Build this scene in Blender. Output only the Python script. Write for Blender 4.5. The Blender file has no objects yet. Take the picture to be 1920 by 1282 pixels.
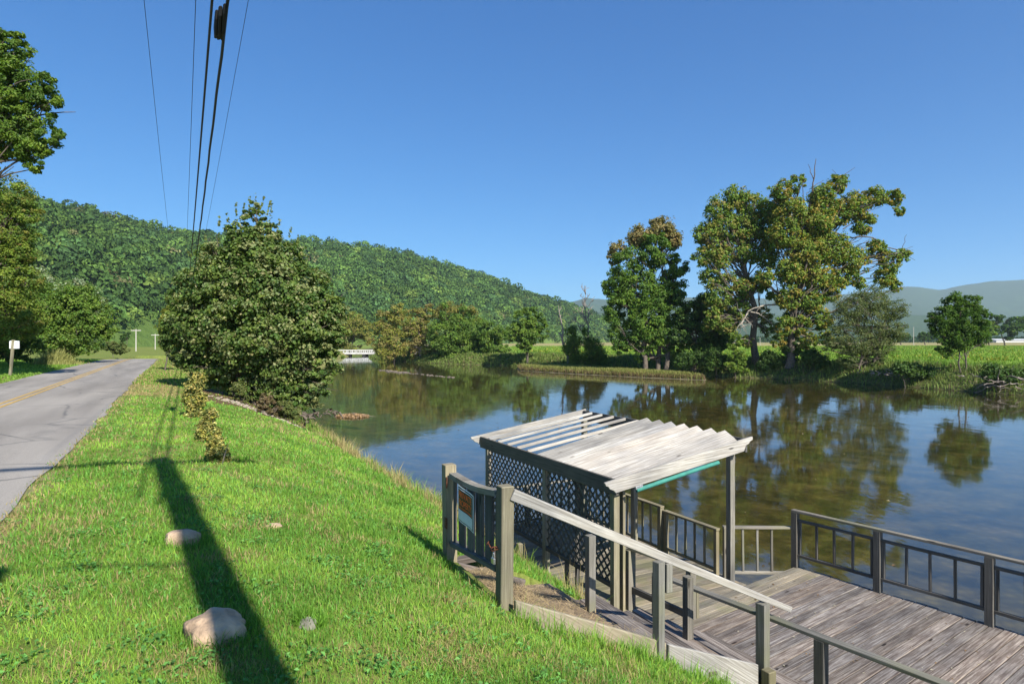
import bpy, math, random
import numpy as np
from mathutils import Vector, Matrix
random.seed(7); RNG = np.random.default_rng(7)
SC = bpy.context.scene; COL = SC.collection
# ------------------------------------------------------------------ camera, sky, sun
E = 4.7                       # eye height above the river surface (water is z = 0)
F = 1190.0                    # focal length in photo pixels (1920 wide)
cam = bpy.data.objects.new('camera', bpy.data.cameras.new('camera')); COL.objects.link(cam)
cam.location = (0, 0, E); cam.rotation_euler = (math.radians(90), 0, 0)
cam.data.sensor_width = 36; cam.data.lens = 36 * F / 1920; cam.data.clip_end = 30000; cam.data.clip_start = .05
SC.camera = cam
SUN_AZ, SUN_EL = 147.5, 38.0  # compass style azimuth from +Y, elevation
w = bpy.data.worlds.new("World"); SC.world = w; w.use_nodes = True
nt = w.node_tree; nt.nodes.clear()
sky = nt.nodes.new('ShaderNodeTexSky'); sky.sky_type = 'NISHITA'; sky.sun_disc = False
sky.sun_elevation = math.radians(SUN_EL); sky.sun_rotation = math.radians(SUN_AZ)
sky.air_density = .6; sky.dust_density = 0; sky.ozone_density = 6.0; sky.altitude = 300
bg = nt.nodes.new('ShaderNodeBackground'); bg.inputs['Strength'].default_value = .1
ow = nt.nodes.new('ShaderNodeOutputWorld')
sep = nt.nodes.new('ShaderNodeSeparateColor'); cmb = nt.nodes.new('ShaderNodeCombineColor'); nt.links.new(sky.outputs[0], sep.inputs[0])
for i_, (g_, k_) in enumerate(((1.1, .42), (.86, .88), (.64, 1.52))):     # tone of a clear, deep blue September sky
    pw_ = nt.nodes.new('ShaderNodeMath'); pw_.operation = 'POWER'; pw_.inputs[1].default_value = g_; nt.links.new(sep.outputs[i_], pw_.inputs[0])
    ml_ = nt.nodes.new('ShaderNodeMath'); ml_.operation = 'MULTIPLY'; ml_.inputs[1].default_value = k_; nt.links.new(pw_.outputs[0], ml_.inputs[0]); nt.links.new(ml_.outputs[0], cmb.inputs[i_])
nt.links.new(cmb.outputs[0], bg.inputs[0]); nt.links.new(bg.outputs[0], ow.inputs[0])
sl = bpy.data.lights.new('sun', 'SUN'); sl.energy = 4.6; sl.angle = math.radians(.55); sl.color = (1, .95, .86)
so = bpy.data.objects.new('sun', sl); COL.objects.link(so)
a_, e_ = math.radians(SUN_AZ), math.radians(SUN_EL)
SUNV = Vector((math.sin(a_) * math.cos(e_), math.cos(a_) * math.cos(e_), math.sin(e_)))
so.rotation_euler = SUNV.to_track_quat('Z', 'Y').to_euler(); so.location = SUNV * 50
SC.view_settings.view_transform = 'Standard'; SC.view_settings.look = 'None'
SC.view_settings.exposure = 1.06; SC.view_settings.gamma = 1
SC.render.engine = 'CYCLES'
try:
    SC.cycles.max_bounces = 8; SC.cycles.transparent_max_bounces = 16; SC.cycles.volume_bounces = 0
except Exception: pass

# ------------------------------------------------------------------ coordinates
A0 = math.radians(27.3); CA, SA = math.cos(A0), math.sin(A0)
def st(s, t, z=0.0): return Vector((s * CA - t * SA, s * SA + t * CA, z))     # road frame: s right of road line, t along it
def to_st(x, y): return x * CA + y * SA, -x * SA + y * CA
def pt(px, py, d): return Vector(((px - 960) / F * d, d, E - (py - 641) / F * d))  # photo direction at depth d

# ------------------------------------------------------------------ noise
def _hash(ix, iy, seed):
    h = (ix.astype(np.int64) * 374761393 + iy.astype(np.int64) * 668265263 + seed * 974634777) & 0xffffffff
    h = ((h ^ (h >> 13)) * 1274126177) & 0xffffffff
    return ((h ^ (h >> 16)) & 0xffff) / 65535.0
def vnoise(x, y, seed=0):
    x = np.asarray(x, float); y = np.asarray(y, float)
    ix = np.floor(x); iy = np.floor(y); fx = x - ix; fy = y - iy
    fx = fx * fx * (3 - 2 * fx); fy = fy * fy * (3 - 2 * fy)
    a = _hash(ix, iy, seed); b = _hash(ix + 1, iy, seed); c = _hash(ix, iy + 1, seed); d = _hash(ix + 1, iy + 1, seed)
    return (a * (1 - fx) + b * fx) * (1 - fy) + (c * (1 - fx) + d * fx) * fy
def fbm(x, y, seed=0, o=4):
    r = 0; a = .5
    for i in range(o):
        r = r + a * vnoise(np.asarray(x) * 2 ** i, np.asarray(y) * 2 ** i, seed + i); a *= .5
    return r / (1 - .5 ** o)

# ------------------------------------------------------------------ objects
def tag(o, label=None, cat=None, group=None, kind=None):
    if label: o['label'] = label
    if cat: o['category'] = cat
    if group: o['group'] = group
    if kind: o['kind'] = kind
    return o
def empty(name, loc=(0, 0, 0), label=None, cat=None, group=None):
    o = bpy.data.objects.new(name, None); COL.objects.link(o); o.location = loc; o.empty_display_size = .2
    return tag(o, label, cat, group)
def link(name, me, parent=None):
    o = bpy.data.objects.new(name, me); COL.objects.link(o)
    if parent is not None:
        o.parent = parent; o.matrix_parent_inverse = Matrix.Translation(-world_loc(parent))
    return o
def world_loc(o):
    return Vector((0, 0, 0)) if o.type == 'MESH' else Vector(o.location)
def raw_mesh(name, V, Fc, mat, col=None, uv=None, smooth=False):
    V = np.asarray(V, np.float32); Fc = np.asarray(Fc, np.int32); k = Fc.shape[1]
    me = bpy.data.meshes.new(name); me.vertices.add(len(V)); me.vertices.foreach_set('co', V.ravel())
    me.loops.add(Fc.size); me.loops.foreach_set('vertex_index', Fc.ravel())
    me.polygons.add(len(Fc)); me.polygons.foreach_set('loop_start', np.arange(0, Fc.size, k, dtype=np.int32))
    me.polygons.foreach_set('use_smooth', np.full(len(Fc), smooth))
    if uv is not None:
        l = me.uv_layers.new(name='UVMap'); l.data.foreach_set('uv', np.asarray(uv, np.float32).ravel())
    if col is not None:
        c = np.asarray(col, np.float32)
        if c.shape[1] == 3: c = np.concatenate([c, np.ones((len(c), 1), np.float32)], 1)
        at = me.attributes.new('Col', 'FLOAT_COLOR', 'POINT'); at.data.foreach_set('color', c.ravel())
    me.update(); me.validate()
    if mat: me.materials.append(mat)
    return me

# ------------------------------------------------------------------ materials
def newmat(name):
    m = bpy.data.materials.new(name); m.use_nodes = True; n = m.node_tree; n.nodes.clear()
    out = n.nodes.new('ShaderNodeOutputMaterial'); return m, n, out
def N(n, t, **kw):
    x = n.nodes.new(t)
    for k, v in kw.items():
        if k in x.inputs: x.inputs[k].default_value = v
        else: setattr(x, k, v)
    return x
def ramp(n, fac, stops):
    r = n.nodes.new('ShaderNodeValToRGB'); el = r.color_ramp.elements
    while len(el) < len(stops): el.new(.5)
    for e, (p, c) in zip(el, stops): e.position = p; e.color = (*c, 1) if len(c) == 3 else c
    n.links.new(fac, r.inputs[0]); return r
def mixc(n, f, a, b, mode='MIX'):
    x = n.nodes.new('ShaderNodeMix'); x.data_type = 'RGBA'; x.blend_type = mode
    for s, v in ((0, f), (6, a), (7, b)):
        if hasattr(v, 'default_value') or isinstance(v, bpy.types.NodeSocket): n.links.new(v, x.inputs[s])
        else: x.inputs[s].default_value = v if s == 0 else (*v, 1)
    return x.outputs[2]
def simple(name, col, rough=.7, metal=0, noise=.25, scale=12, bump=.2, bscale=60):
    m, n, out = newmat(name); L = n.links.new
    b = N(n, 'ShaderNodeBsdfPrincipled'); b.inputs['Roughness'].default_value = rough; b.inputs['Metallic'].default_value = metal
    tc = N(n, 'ShaderNodeTexCoord'); nz = N(n, 'ShaderNodeTexNoise', Scale=scale, Detail=6.0); L(tc.outputs['Object'], nz.inputs[0])
    r = ramp(n, nz.outputs[0], [(.3, tuple(c * (1 - noise) for c in col)), (.7, tuple(min(1, c * (1 + noise)) for c in col))])
    L(r.outputs[0], b.inputs['Base Color'])
    n2 = N(n, 'ShaderNodeTexNoise', Scale=bscale, Detail=4.0); L(tc.outputs['Object'], n2.inputs[0])
    bp = N(n, 'ShaderNodeBump', Strength=bump, Distance=.02); L(n2.outputs[0], bp.inputs['Height']); L(bp.outputs[0], b.inputs['Normal'])
    L(b.outputs[0], out.inputs[0]); return m
def leafmat(name, trans=.35, rough=.55, spec=.3):
    m, n, out = newmat(name); L = n.links.new
    at = N(n, 'ShaderNodeAttribute', attribute_name='Col')
    b = N(n, 'ShaderNodeBsdfPrincipled'); b.inputs['Roughness'].default_value = rough
    b.inputs['Specular IOR Level'].default_value = spec
    L(at.outputs['Color'], b.inputs['Base Color'])
    t = N(n, 'ShaderNodeBsdfTranslucent')
    tc = mixc(n, 1.0, at.outputs['Color'], (1.3, 1.45, .6), 'MULTIPLY'); L(tc, t.inputs[0])
    mx = N(n, 'ShaderNodeMixShader'); mx.inputs[0].default_value = trans
    L(b.outputs[0], mx.inputs[1]); L(t.outputs[0], mx.inputs[2]); L(mx.outputs[0], out.inputs[0]); return m
LEAF = leafmat('leaf'); GRASS = leafmat('grass_blade', .3, .6, .25); FAR_LEAF = leafmat('far_leaf', .12, .8, .1)
def woodmat(name, light, dark, stain, contrast=.5, rough=.85, moss=0.0):
    m, n, out = newmat(name); L = n.links.new
    uv = N(n, 'ShaderNodeUVMap'); mp = N(n, 'ShaderNodeMapping'); mp.inputs['Scale'].default_value = (.9, 32, 1); L(uv.outputs[0], mp.inputs[0])
    g = N(n, 'ShaderNodeTexNoise', Scale=1.6, Detail=8.0, Roughness=.7, Distortion=.15); L(mp.outputs[0], g.inputs[0])
    mp2 = N(n, 'ShaderNodeMapping'); mp2.inputs['Scale'].default_value = (1.5, 12, 1); L(uv.outputs[0], mp2.inputs[0])
    g2 = N(n, 'ShaderNodeTexNoise', Scale=2.0, Detail=7.0, Roughness=.7); L(mp2.outputs[0], g2.inputs[0])
    g3 = N(n, 'ShaderNodeTexNoise', Scale=1.1, Detail=3.0); L(uv.outputs[0], g3.inputs[0])
    r = ramp(n, g.outputs[0], [(.33, dark), (.5 + .1 * (1 - contrast), tuple((a + b) / 2 for a, b in zip(light, dark))), (.68, light)])
    r2 = ramp(n, g2.outputs[0], [(.44, (0, 0, 0)), (.6, (1, 1, 1))])
    c = mixc(n, r2.outputs[0], r.outputs[0], stain)
    c1 = mixc(n, .6, r.outputs[0], c)
    r3 = ramp(n, g3.outputs[0], [(.35, (.7, .7, .7)), (.65, (1.15, 1.12, 1.05))])
    c2 = mixc(n, 1.0, c1, r3.outputs[0], 'MULTIPLY')
    kn = N(n, 'ShaderNodeTexVoronoi', Scale=1.0); mp3 = N(n, 'ShaderNodeMapping'); mp3.inputs['Scale'].default_value = (1.3, 5, 1); L(uv.outputs[0], mp3.inputs[0]); L(mp3.outputs[0], kn.inputs[0])
    kr = ramp(n, kn.outputs[0], [(.05, (1, 1, 1)), (.1, (0, 0, 0))])
    c3 = mixc(n, kr.outputs[0], c2, tuple(x * .45 for x in dark))
    at = N(n, 'ShaderNodeAttribute', attribute_name='Col'); c3 = mixc(n, 1.0, c3, at.outputs['Color'], 'MULTIPLY')
    if moss > 0:
        tc = N(n, 'ShaderNodeTexCoord'); mn = N(n, 'ShaderNodeTexNoise', Scale=1.7, Detail=5.0); L(tc.outputs['Object'], mn.inputs[0])
        mr = ramp(n, mn.outputs[0], [(.5, (0, 0, 0)), (.62, (moss, moss, moss))]); c3 = mixc(n, mr.outputs[0], c3, (.16, .17, .07))
    b = N(n, 'ShaderNodeBsdfPrincipled'); b.inputs['Roughness'].default_value = rough; b.inputs['Specular IOR Level'].default_value = .2
    L(c3, b.inputs['Base Color'])
    bp = N(n, 'ShaderNodeBump', Strength=.6, Distance=.006); L(g.outputs[0], bp.inputs['Height']); L(bp.outputs[0], b.inputs['Normal'])
    L(b.outputs[0], out.inputs[0]); return m
W_PALE = woodmat('pale_weathered_wood', (.55, .54, .52), (.15, .135, .12), (.3, .28, .25), .7)
W_GREY = woodmat('grey_weathered_wood', (.36, .34, .31), (.1, .095, .08), (.2, .19, .16), moss=.3)
W_TAN = woodmat('tan_treated_wood', (.35, .31, .22), (.12, .10, .065), (.2, .18, .12), moss=.3)
W_DARK = woodmat('dark_weathered_wood', (.2, .19, .175), (.055, .053, .048), (.12, .11, .1))
W_DECK = woodmat('deck_board_wood', (.40, .36, .33), (.05, .036, .03), (.085, .06, .05), .9)
W_DECK2 = woodmat('mossy_deck_board_wood', (.37, .335, .27), (.1, .08, .06), (.17, .145, .105), .85, moss=.35)
W_SLEEPER = woodmat('stair_timber_wood', (.3, .25, .21), (.06, .05, .045), (.14, .11, .1), .8)
W_SIDE = woodmat('yellowed_side_board_wood', (.42, .37, .28), (.18, .15, .1), (.3, .27, .2))
BARK = simple('bark', (.10, .08, .06), .9, 0, .45, 6, .6, 14)
BARK_PALE = simple('pale_bark', (.30, .26, .21), .9, 0, .4, 3, .5, 10)
DEADWOOD = simple('dead_wood', (.24, .2, .17), .9, 0, .3, 5, .4, 14)

# ------------------------------------------------------------------ board builder
class MB:
    def __init__(s): s.v = []; s.f = []; s.uv = []; s.c = []
    def board(s, p0, p1, wd, th, up=(0, 0, 1), roll=0, taper=1.0):
        """plank from p0 to p1 (centre line), wd across, th along 'up'"""
        p0 = Vector(p0); p1 = Vector(p1); ax = (p1 - p0); ln = ax.length; ax.normalize()
        up = Vector(up); sd = ax.cross(up)
        if sd.length < 1e-4: sd = ax.cross(Vector((CA, SA, 0)))
        sd.normalize(); up = sd.cross(ax).normalized()
        if roll: R = Matrix.Rotation(roll, 3, ax); sd = R @ sd; up = R @ up
        b = len(s.v)
        for p, k in ((p0, 1), (p1, taper)):
            for a, c in ((-.5, -.5), (.5, -.5), (.5, .5), (-.5, .5)):
                s.v.append(p + sd * a * wd * k + up * c * th * k)
        o = (random.random() * 20, random.random() * 20); k_ = random.uniform(.72, 1.22); w2 = random.uniform(-.04, .04); s.c += [(k_ * (1 + w2), k_, k_ * (1 - w2), 1)] * 8
        dims = [wd, th, wd, th]; off = 0
        for i in range(4):
            j = (i + 1) % 4; s.f.append((b + i, b + j, b + 4 + j, b + 4 + i))
            s.uv += [(o[0], o[1] + off), (o[0], o[1] + off + dims[i]), (o[0] + ln, o[1] + off + dims[i]), (o[0] + ln, o[1] + off)]
            off += dims[i]
        for q in ((3, 2, 1, 0), (4, 5, 6, 7)):
            s.f.append(tuple(b + i for i in q)); s.uv += [(o[0], o[1]), (o[0] + .02, o[1]), (o[0] + .02, o[1] + th), (o[0], o[1] + th)]
        return s
    def post(s, x, y, z0, z1, w=.09, ang=A0, d=None):
        return s.board((x, y, z0), (x, y, z1), w, d or w, up=(-math.sin(ang), math.cos(ang), 0))
    def prism(s, pts, off):
        """outline (list of points in order) extruded by vector off"""
        n = len(pts); b = len(s.v); off = Vector(off); o = (random.random() * 20, random.random() * 20)
        ctr = sum((Vector(p) for p in pts), Vector()) / n; ax = (Vector(pts[n // 2]) - Vector(pts[0])).normalized()
        nr = off.normalized(); sd = ax.cross(nr)
        s.c += [(1, 1, 1, 1)] * (2 * n)
        def U(p): q = Vector(p) - ctr; return (o[0] + q.dot(ax), o[1] + q.dot(sd))
        s.v += [Vector(p) for p in pts] + [Vector(p) + off for p in pts]
        tri = [tuple(range(n))[::-1], tuple(range(n, 2 * n))]
        for t_, sh in zip(tri, (0, 0)): s.f.append(tuple(b + i for i in t_)); s.uv += [U(s.v[b + i]) for i in t_]
        for i in range(n):
            j = (i + 1) % n; s.f.append((b + i, b + j, b + n + j, b + n + i))
            u0, u1 = U(pts[i]), U(pts[j]); s.uv += [u0, u1, (u1[0], u1[1] + .03), (u0[0], u0[1] + .03)]
        return s
    def build(s, name, mat, parent=None, bevel=.004):
        me = bpy.data.meshes.new(name); me.from_pydata([tuple(v) for v in s.v], [], s.f)
        l = me.uv_layers.new(name='UVMap')
        for i, u in enumerate(s.uv): l.data[i].uv = u
        at = me.attributes.new('Col', 'FLOAT_COLOR', 'POINT'); at.data.foreach_set('color', np.array(s.c, np.float32).ravel())
        me.materials.append(mat); me.update(); o = link(name, me, parent)
        if bevel:
            md = o.modifiers.new('bevel', 'BEVEL'); md.width = bevel; md.segments = 1; md.limit_method = 'ANGLE'
        return o
def tubes(paths, sides=6):
    """paths: list of (points Nx3, radii N) -> verts, quads"""
    V = []; Q = []; nb = 0
    for P, R in paths:
        P = np.asarray(P, float); R = np.asarray(R, float); n = len(P)
        T = np.gradient(P, axis=0); T /= np.linalg.norm(T, axis=1, keepdims=True) + 1e-9
        ref = np.array([.3, .2, 1.0]) if abs(T[0, 2]) < .9 else np.array([1.0, .1, 0])
        a = np.cross(T, ref); a /= np.linalg.norm(a, axis=1, keepdims=True) + 1e-9; b = np.cross(T, a)
        an = np.linspace(0, 2 * np.pi, sides, endpoint=False)
        ring = P[:, None] + R[:, None, None] * (a[:, None] * np.cos(an)[None, :, None] + b[:, None] * np.sin(an)[None, :, None])
        V.append(ring.reshape(-1, 3))
        i = np.arange(n - 1)[:, None] * sides; j = np.arange(sides)[None]; jn = (j + 1) % sides
        Q.append(np.stack([i + j, i + jn, i + sides + jn, i + sides + j], -1).reshape(-1, 4) + nb); nb += n * sides
    return np.concatenate(V), np.concatenate(Q)
def tube_obj(name, paths, mat, parent=None, sides=6):
    V, Q = tubes(paths, sides); return link(name, raw_mesh(name, V, Q, mat, smooth=True), parent)
def curve_path(p0, p1, r0, r1, n=7, wob=.05, sag=0, rng=None):
    rng = rng or RNG; p0 = np.array(p0, float); p1 = np.array(p1, float); t = np.linspace(0, 1, n)
    L_ = np.linalg.norm(p1 - p0); P = p0 + (p1 - p0) * t[:, None]
    jit = rng.normal(0, wob * L_, (n, 3)) * (np.sin(np.pi * t) ** .7)[:, None]
    jit = (jit + np.roll(jit, 1, 0)) * .5; jit[0] = 0; jit[-1] = 0; P = P + jit
    P[:, 2] += sag * L_ * np.sin(np.pi * t)
    return P, r0 + (r1 - r0) * t

# ------------------------------------------------------------------ leaves
def leaf_quads(C, Nn, size, rng, width=.6):
    n = len(C); Nn = Nn / (np.linalg.norm(Nn, axis=1, keepdims=True) + 1e-9)
    r = rng.normal(size=(n, 3)); u = np.cross(Nn, r); u /= np.linalg.norm(u, axis=1, keepdims=True) + 1e-9; v = np.cross(Nn, u)
    s = np.asarray(size).reshape(-1, 1) if np.ndim(size) else np.full((n, 1), size)
    dr = -.18 * Nn * s
    V = np.stack([C - u * s * .5, C - v * s * .5 * width + dr * -.6, C + u * s * .5 + dr, C + v * s * .5 * width + dr * -.6], 1).reshape(-1, 3)
    return V, np.arange(4 * n).reshape(-1, 4)
def crown_points(blobs, n_leaf, rng, sub=.3, per=70, shell=.5, flat=.7, up=.5):
    """leaf clumps spread through each ellipsoid blob (x,y,z,rx,ry,rz) -> centres, normals, clump ids"""
    B = np.array(blobs, float); wgt = (B[:, 3] * B[:, 5]); wgt = wgt / wgt.sum()
    nc = max(len(B), int(n_leaf / per)); bi = rng.choice(len(B), nc, p=wgt); b = B[bi]
    d = rng.normal(size=(nc, 3)); d /= np.linalg.norm(d, axis=1, keepdims=True)
    rr = shell + (1 - shell) * rng.random((nc, 1)) ** .6; rr *= rng.uniform(.82, 1.08, (nc, 1))
    cc = b[:, :3] + d * rr * b[:, 3:]
    sr = sub * np.minimum(b[:, 3], b[:, 5]) * rng.uniform(.6, 1.35, nc)
    ci = np.repeat(np.arange(nc), per)
    g = rng.normal(size=(len(ci), 3)); gl = np.linalg.norm(g, axis=1, keepdims=True); g = g / gl * rng.random((len(ci), 1)) ** .45
    P = cc[ci] + g * sr[ci][:, None] * np.array([1, 1, flat])
    nrm = g * .7 + d[ci] * .55 + np.array([0, 0, up]) + rng.normal(0, .45, g.shape)
    return P, nrm, ci, nc, cc
def make_crown(name, blobs, n_leaf, leaf, cols, rng, parent, mat=None, accent=None, acc_frac=0, per=70, sub=.3, width=.6, shell=.5, flat=.7, up=.5, acc_top=None, droop=0):
    P, nrm, ci, nc, cc = crown_points(blobs, n_leaf, rng, sub, per, shell, flat, up)
    n = len(P); cols = np.array(cols, float); k = rng.random(nc); base = cols[0] + (cols[1] - cols[0]) * k[:, None]
    if accent is not None:
        p = np.full(nc, acc_frac)
        if acc_top is not None:
            zz = cc[:, 2]; h = (zz - zz.min()) / (np.ptp(zz) + 1e-6); p = acc_frac * np.clip((h - acc_top) / (1 - acc_top) * 2, 0, 1.6)
        m = rng.random(nc) < p; base[m] = base[m] * .4 + np.array(accent) * .6
    c = base[ci]
    if accent is not None and acc_top is None: m = rng.random(n) < acc_frac * .5; c[m] = np.array(accent)
    c = c * rng.uniform(.72, 1.3, (n, 1)); c[:, 0] *= rng.uniform(.85, 1.2, n)
    V, Q = leaf_quads(P, nrm, leaf * rng.uniform(.65, 1.35, n), rng, width)
    me = raw_mesh(name, V, Q, mat or LEAF, col=np.repeat(c, 4, 0))
    return link('crown', me, parent), cc
def make_tree(name, root, blobs, n_leaf, leaf, cols, seed, label, cat='tree', group=None, trunk_r=.3, bark=None, stems=None, limbs=36, trunk_top=None, twig=.03, fmin=.2, limb_r=.45, **kw):
    rng = np.random.default_rng(seed); root = Vector(root)
    e = empty(name, root, label, cat, group)
    ob, cc = make_crown(name + '_crown', blobs, n_leaf, leaf, cols, rng, e, **kw)
    B = np.array(blobs, float); top = B[np.argmax(B[:, 2])][:3]
    paths = []; stems = stems or [(0, 0)]
    for (dx, dy) in stems:
        r0 = np.array(root) + np.array([dx, dy, -.3]); tgt = np.array(trunk_top, float) if trunk_top is not None else top * .9 + np.array(root) * .1
        tgt = tgt + np.array([dx * 1.6, dy, -abs(dx) * .4])
        P, R = curve_path(r0, tgt, trunk_r, trunk_r * .22, 12, .025, 0, rng); R[0] *= 1.35; paths.append((P, R))
        for q in rng.choice(len(cc), min(len(cc), max(3, limbs // len(stems))), replace=False):
            tz = cc[q]; f = np.clip((tz[2] - r0[2]) / (tgt[2] - r0[2]) * .88 - rng.uniform(.04, .2), fmin, .95)
            i = int(f * 11); s0 = P[i]; r_ = R[i] * limb_r
            paths.append(curve_path(s0, tz, r_, twig * .5, 7, .06, -.03 + .12 * rng.random(), rng))
            for _ in range(2):
                b0 = paths[-1][0][4] if _ == 0 else s0 * .5 + tz * .5
                e0 = tz + rng.normal(0, .5, 3) * min(np.linalg.norm(tz - s0) * .16, .7)
                paths.append(curve_path(b0, e0, twig * 1.4, twig * .4, 5, .06, .03, rng))
    tube_obj('trunk', paths, bark or BARK, e, 7)
    return e
def pb(px, py, r, d, rz=None, ry=None):
    """blob at photo pixel (px,py), radius r px, depth d -> world ellipsoid"""
    p = pt(px, py, d); k = d / F
    return (p.x, p.y, p.z, r * k, (ry or r) * k, (rz or r) * k)

# ------------------------------------------------------------------ terrain
LEFT = [tuple(st(6.5, -80)[:2]), tuple(st(6.5, 0)[:2]), tuple(st(6.4, 14)[:2]), tuple(st(6.1, 24)[:2]), tuple(st(6.3, 40)[:2]), (-20.6, 57), (-29, 92), (-36, 125), (-46, 165), (-50.5, 185), (-54, 212), (-63, 250), (-80, 290)]
RIGHT = [(62, -80), (52, 10), (47, 42), (44.6, 55), (41.4, 66), (35.8, 78.0), (28.6, 85), (25.5, 88.5), (21, 96), (12, 112), (3, 121), (-2.5, 127), (-12.3, 134), (-22, 146), (-33, 164), (-41.5, 184), (-45, 212), (-52, 250), (-68, 290)]
RIV = np.array(LEFT + RIGHT[::-1])
def seg_dist(P, poly, closed=False):
    d = np.full(len(P), 1e9); n = len(poly)
    for i in range(n if closed else n - 1):
        a = np.array(poly[i]); b = np.array(poly[(i + 1) % n]); ab = b - a
        t = np.clip(((P - a) @ ab) / (ab @ ab), 0, 1); d = np.minimum(d, np.linalg.norm(P - a - t[:, None] * ab, axis=1))
    return d
def inside(P, poly):
    x, y = P[:, 0], P[:, 1]; c = np.zeros(len(P), bool); n = len(poly); j = n - 1
    for i in range(n):
        xi, yi = poly[i]; xj, yj = poly[j]
        with np.errstate(divide='ignore', invalid='ignore'):
            m = ((yi > y) != (yj > y)) & (x < (xj - xi) * (y - yi) / (yj - yi + 1e-12) + xi)
        c ^= m; j = i
    return c
def road_z(t): t = np.asarray(t, float); return 2.95 + .1 * np.clip(t / 60, 0, 1) - .0011 * np.clip(t - 66, 0, 60) ** 2 - .12 * np.clip(t - 126, 0, 30) * 0
def road_r(t): return -1.5 - .012 * np.clip(t, -20, 70)
def road_l(t): return -6.6 - .004 * np.clip(t, 0, 70)
def ground_z(x, y):
    x = np.atleast_1d(np.asarray(x, float)); y = np.atleast_1d(np.asarray(y, float)); P = np.stack([x, y], 1)
    s, t = to_st(x, y); ins = inside(P, RIV)
    dl = seg_dist(P, LEFT); dr = seg_dist(P, RIGHT); d = np.minimum(dl, dr)
    n1 = fbm(x * .5, y * .5, 3) - .5; n2 = fbm(x * .08, y * .08, 9) - .5; n3 = fbm(x * 2.1, y * 2.1, 5) - .5
    # near (left) land
    zl = np.interp(dl, [0, .5, 1, 1.9, 2.7, 3.65, 4.6, 5.8, 7.2, 8.2, 13, 30, 80, 200], [-.03, .33, .65, 1.35, 1.8, 2.2, 2.55, 2.83, 2.93, 2.95, 3.0, 3.35, 3.9, 5])
    fade = np.clip((t - 66) / 60, 0, 1); zl = zl * (1 - fade) + (np.minimum(zl, 2.2)) * fade
    zl = zl + n1 * .07 + n3 * .035 * np.clip(1 - y / 60, 0, 1)
    rz = road_z(t); onr = (s < road_r(t) + .6) & (s > road_l(t) - .8) & (t < 130) & (t > -60)
    wr = np.clip(np.minimum(road_r(t) + .7 - s, s - road_l(t) + .7) / .6, 0, 1) * (t < 130) * (t > -60)
    zl = zl * (1 - wr) + (rz - .03) * wr
    # far (right) land
    zr = np.interp(dr, [0, .6, 2, 4, 6, 30, 500, 2000], [-.05, .35, 1.05, 1.9, 2.15, 2.3, 2.9, 6]) + n1 * .25 * np.clip(dr / 3, 0, 1) * np.clip(1.4 - dr / 14, .1, 1) + n2 * .3 * np.clip(dr / 30, 0, 1)
    z = np.where(dl < dr, zl, zr)
    zb = -np.minimum(.25 + .16 * d, .85) + n1 * .12 + n3 * .05
    z = np.where(ins, zb * np.clip(d / .5, 0, 1) - .05, z)
    # cut in under the decks
    cut = (s > 5.0) & (t > 5.2) & (t < 13) & (~ins); z = np.where(cut, np.minimum(z, .42), z)
    # inside the stairs
    m = (s > 2.72) & (s < 5.6) & (t > 4.75) & (t < 6.9); z = np.where(m, np.minimum(z, 2.05 - (s - 2.7) * .55 - .15), z)
    return z
def gz(x, y): return float(ground_z(x, y)[0])
def lin_angles():
    a = np.concatenate([np.arange(-62, 62, .22), np.arange(62, 298, 3.0)]); return np.radians(a)
ang = lin_angles(); rad = np.concatenate([[.3], np.geomspace(1.2, 330, 520), np.geomspace(345, 7300, 40)])
AG, RG = np.meshgrid(ang, rad); gx = (RG * np.sin(AG)); gy = (RG * np.cos(AG))
GZ = ground_z(gx.ravel(), gy.ravel())
P2 = np.stack([gx.ravel(), gy.ravel()], 1); S_, T_ = to_st(P2[:, 0], P2[:, 1]); DL = seg_dist(P2, LEFT); DR = seg_dist(P2, RIGHT); INS = inside(P2, RIV)
nA, nR = len(ang), len(rad); i = np.arange(nR - 1)[:, None] * nA; j = np.arange(nA)[None]; jn = (j + 1) % nA
Q = np.stack([i + j, i + jn, i + nA + jn, i + nA + j], -1).reshape(-1, 4)[:, ::-1]
def C3(c): return np.array(c, float)
n_a = fbm(P2[:, 0] * .7, P2[:, 1] * .7, 21); n_b = fbm(P2[:, 0] * .05, P2[:, 1] * .05, 33); n_c = fbm(P2[:, 0] * 2.5, P2[:, 1] * 2.5, 41)
lawn = C3((.11, .17, .03)) + (C3((.2, .22, .06)) - C3((.11, .17, .03))) * n_a[:, None]
straw = np.clip((n_a - .6) * 4, 0, 1)[:, None] * .6; lawn = lawn * (1 - straw) + C3((.28, .22, .10)) * straw
bare = np.clip(1 - np.abs(S_ - road_r(T_) - .05) / .3, 0, 1) * (n_c > .45) * .7
lawn = lawn * (1 - bare[:, None]) + C3((.27, .23, .15)) * bare[:, None]
dry = np.clip(1 - np.abs(DL - 1.2) / 1.3, 0, 1) * .75; lawn = lawn * (1 - dry[:, None]) + C3((.26, .21, .10)) * dry[:, None]
mulch = 0
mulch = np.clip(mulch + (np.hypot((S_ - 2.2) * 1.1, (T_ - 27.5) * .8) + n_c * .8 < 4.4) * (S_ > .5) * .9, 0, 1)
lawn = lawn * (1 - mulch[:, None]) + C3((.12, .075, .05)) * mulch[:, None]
dryv = np.clip(1 - np.abs(S_ - (road_r(T_) + 1.1)) / 1.0, 0, 1) * np.clip((T_ - 24) / 4, 0, 1); lawn = lawn * (1 - dryv[:, None] * .7) + C3((.34, .27, .13)) * dryv[:, None] * .7
field = C3((.12, .23, .03)) + (C3((.19, .27, .045)) - C3((.12, .23, .03))) * n_b[:, None]
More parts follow.
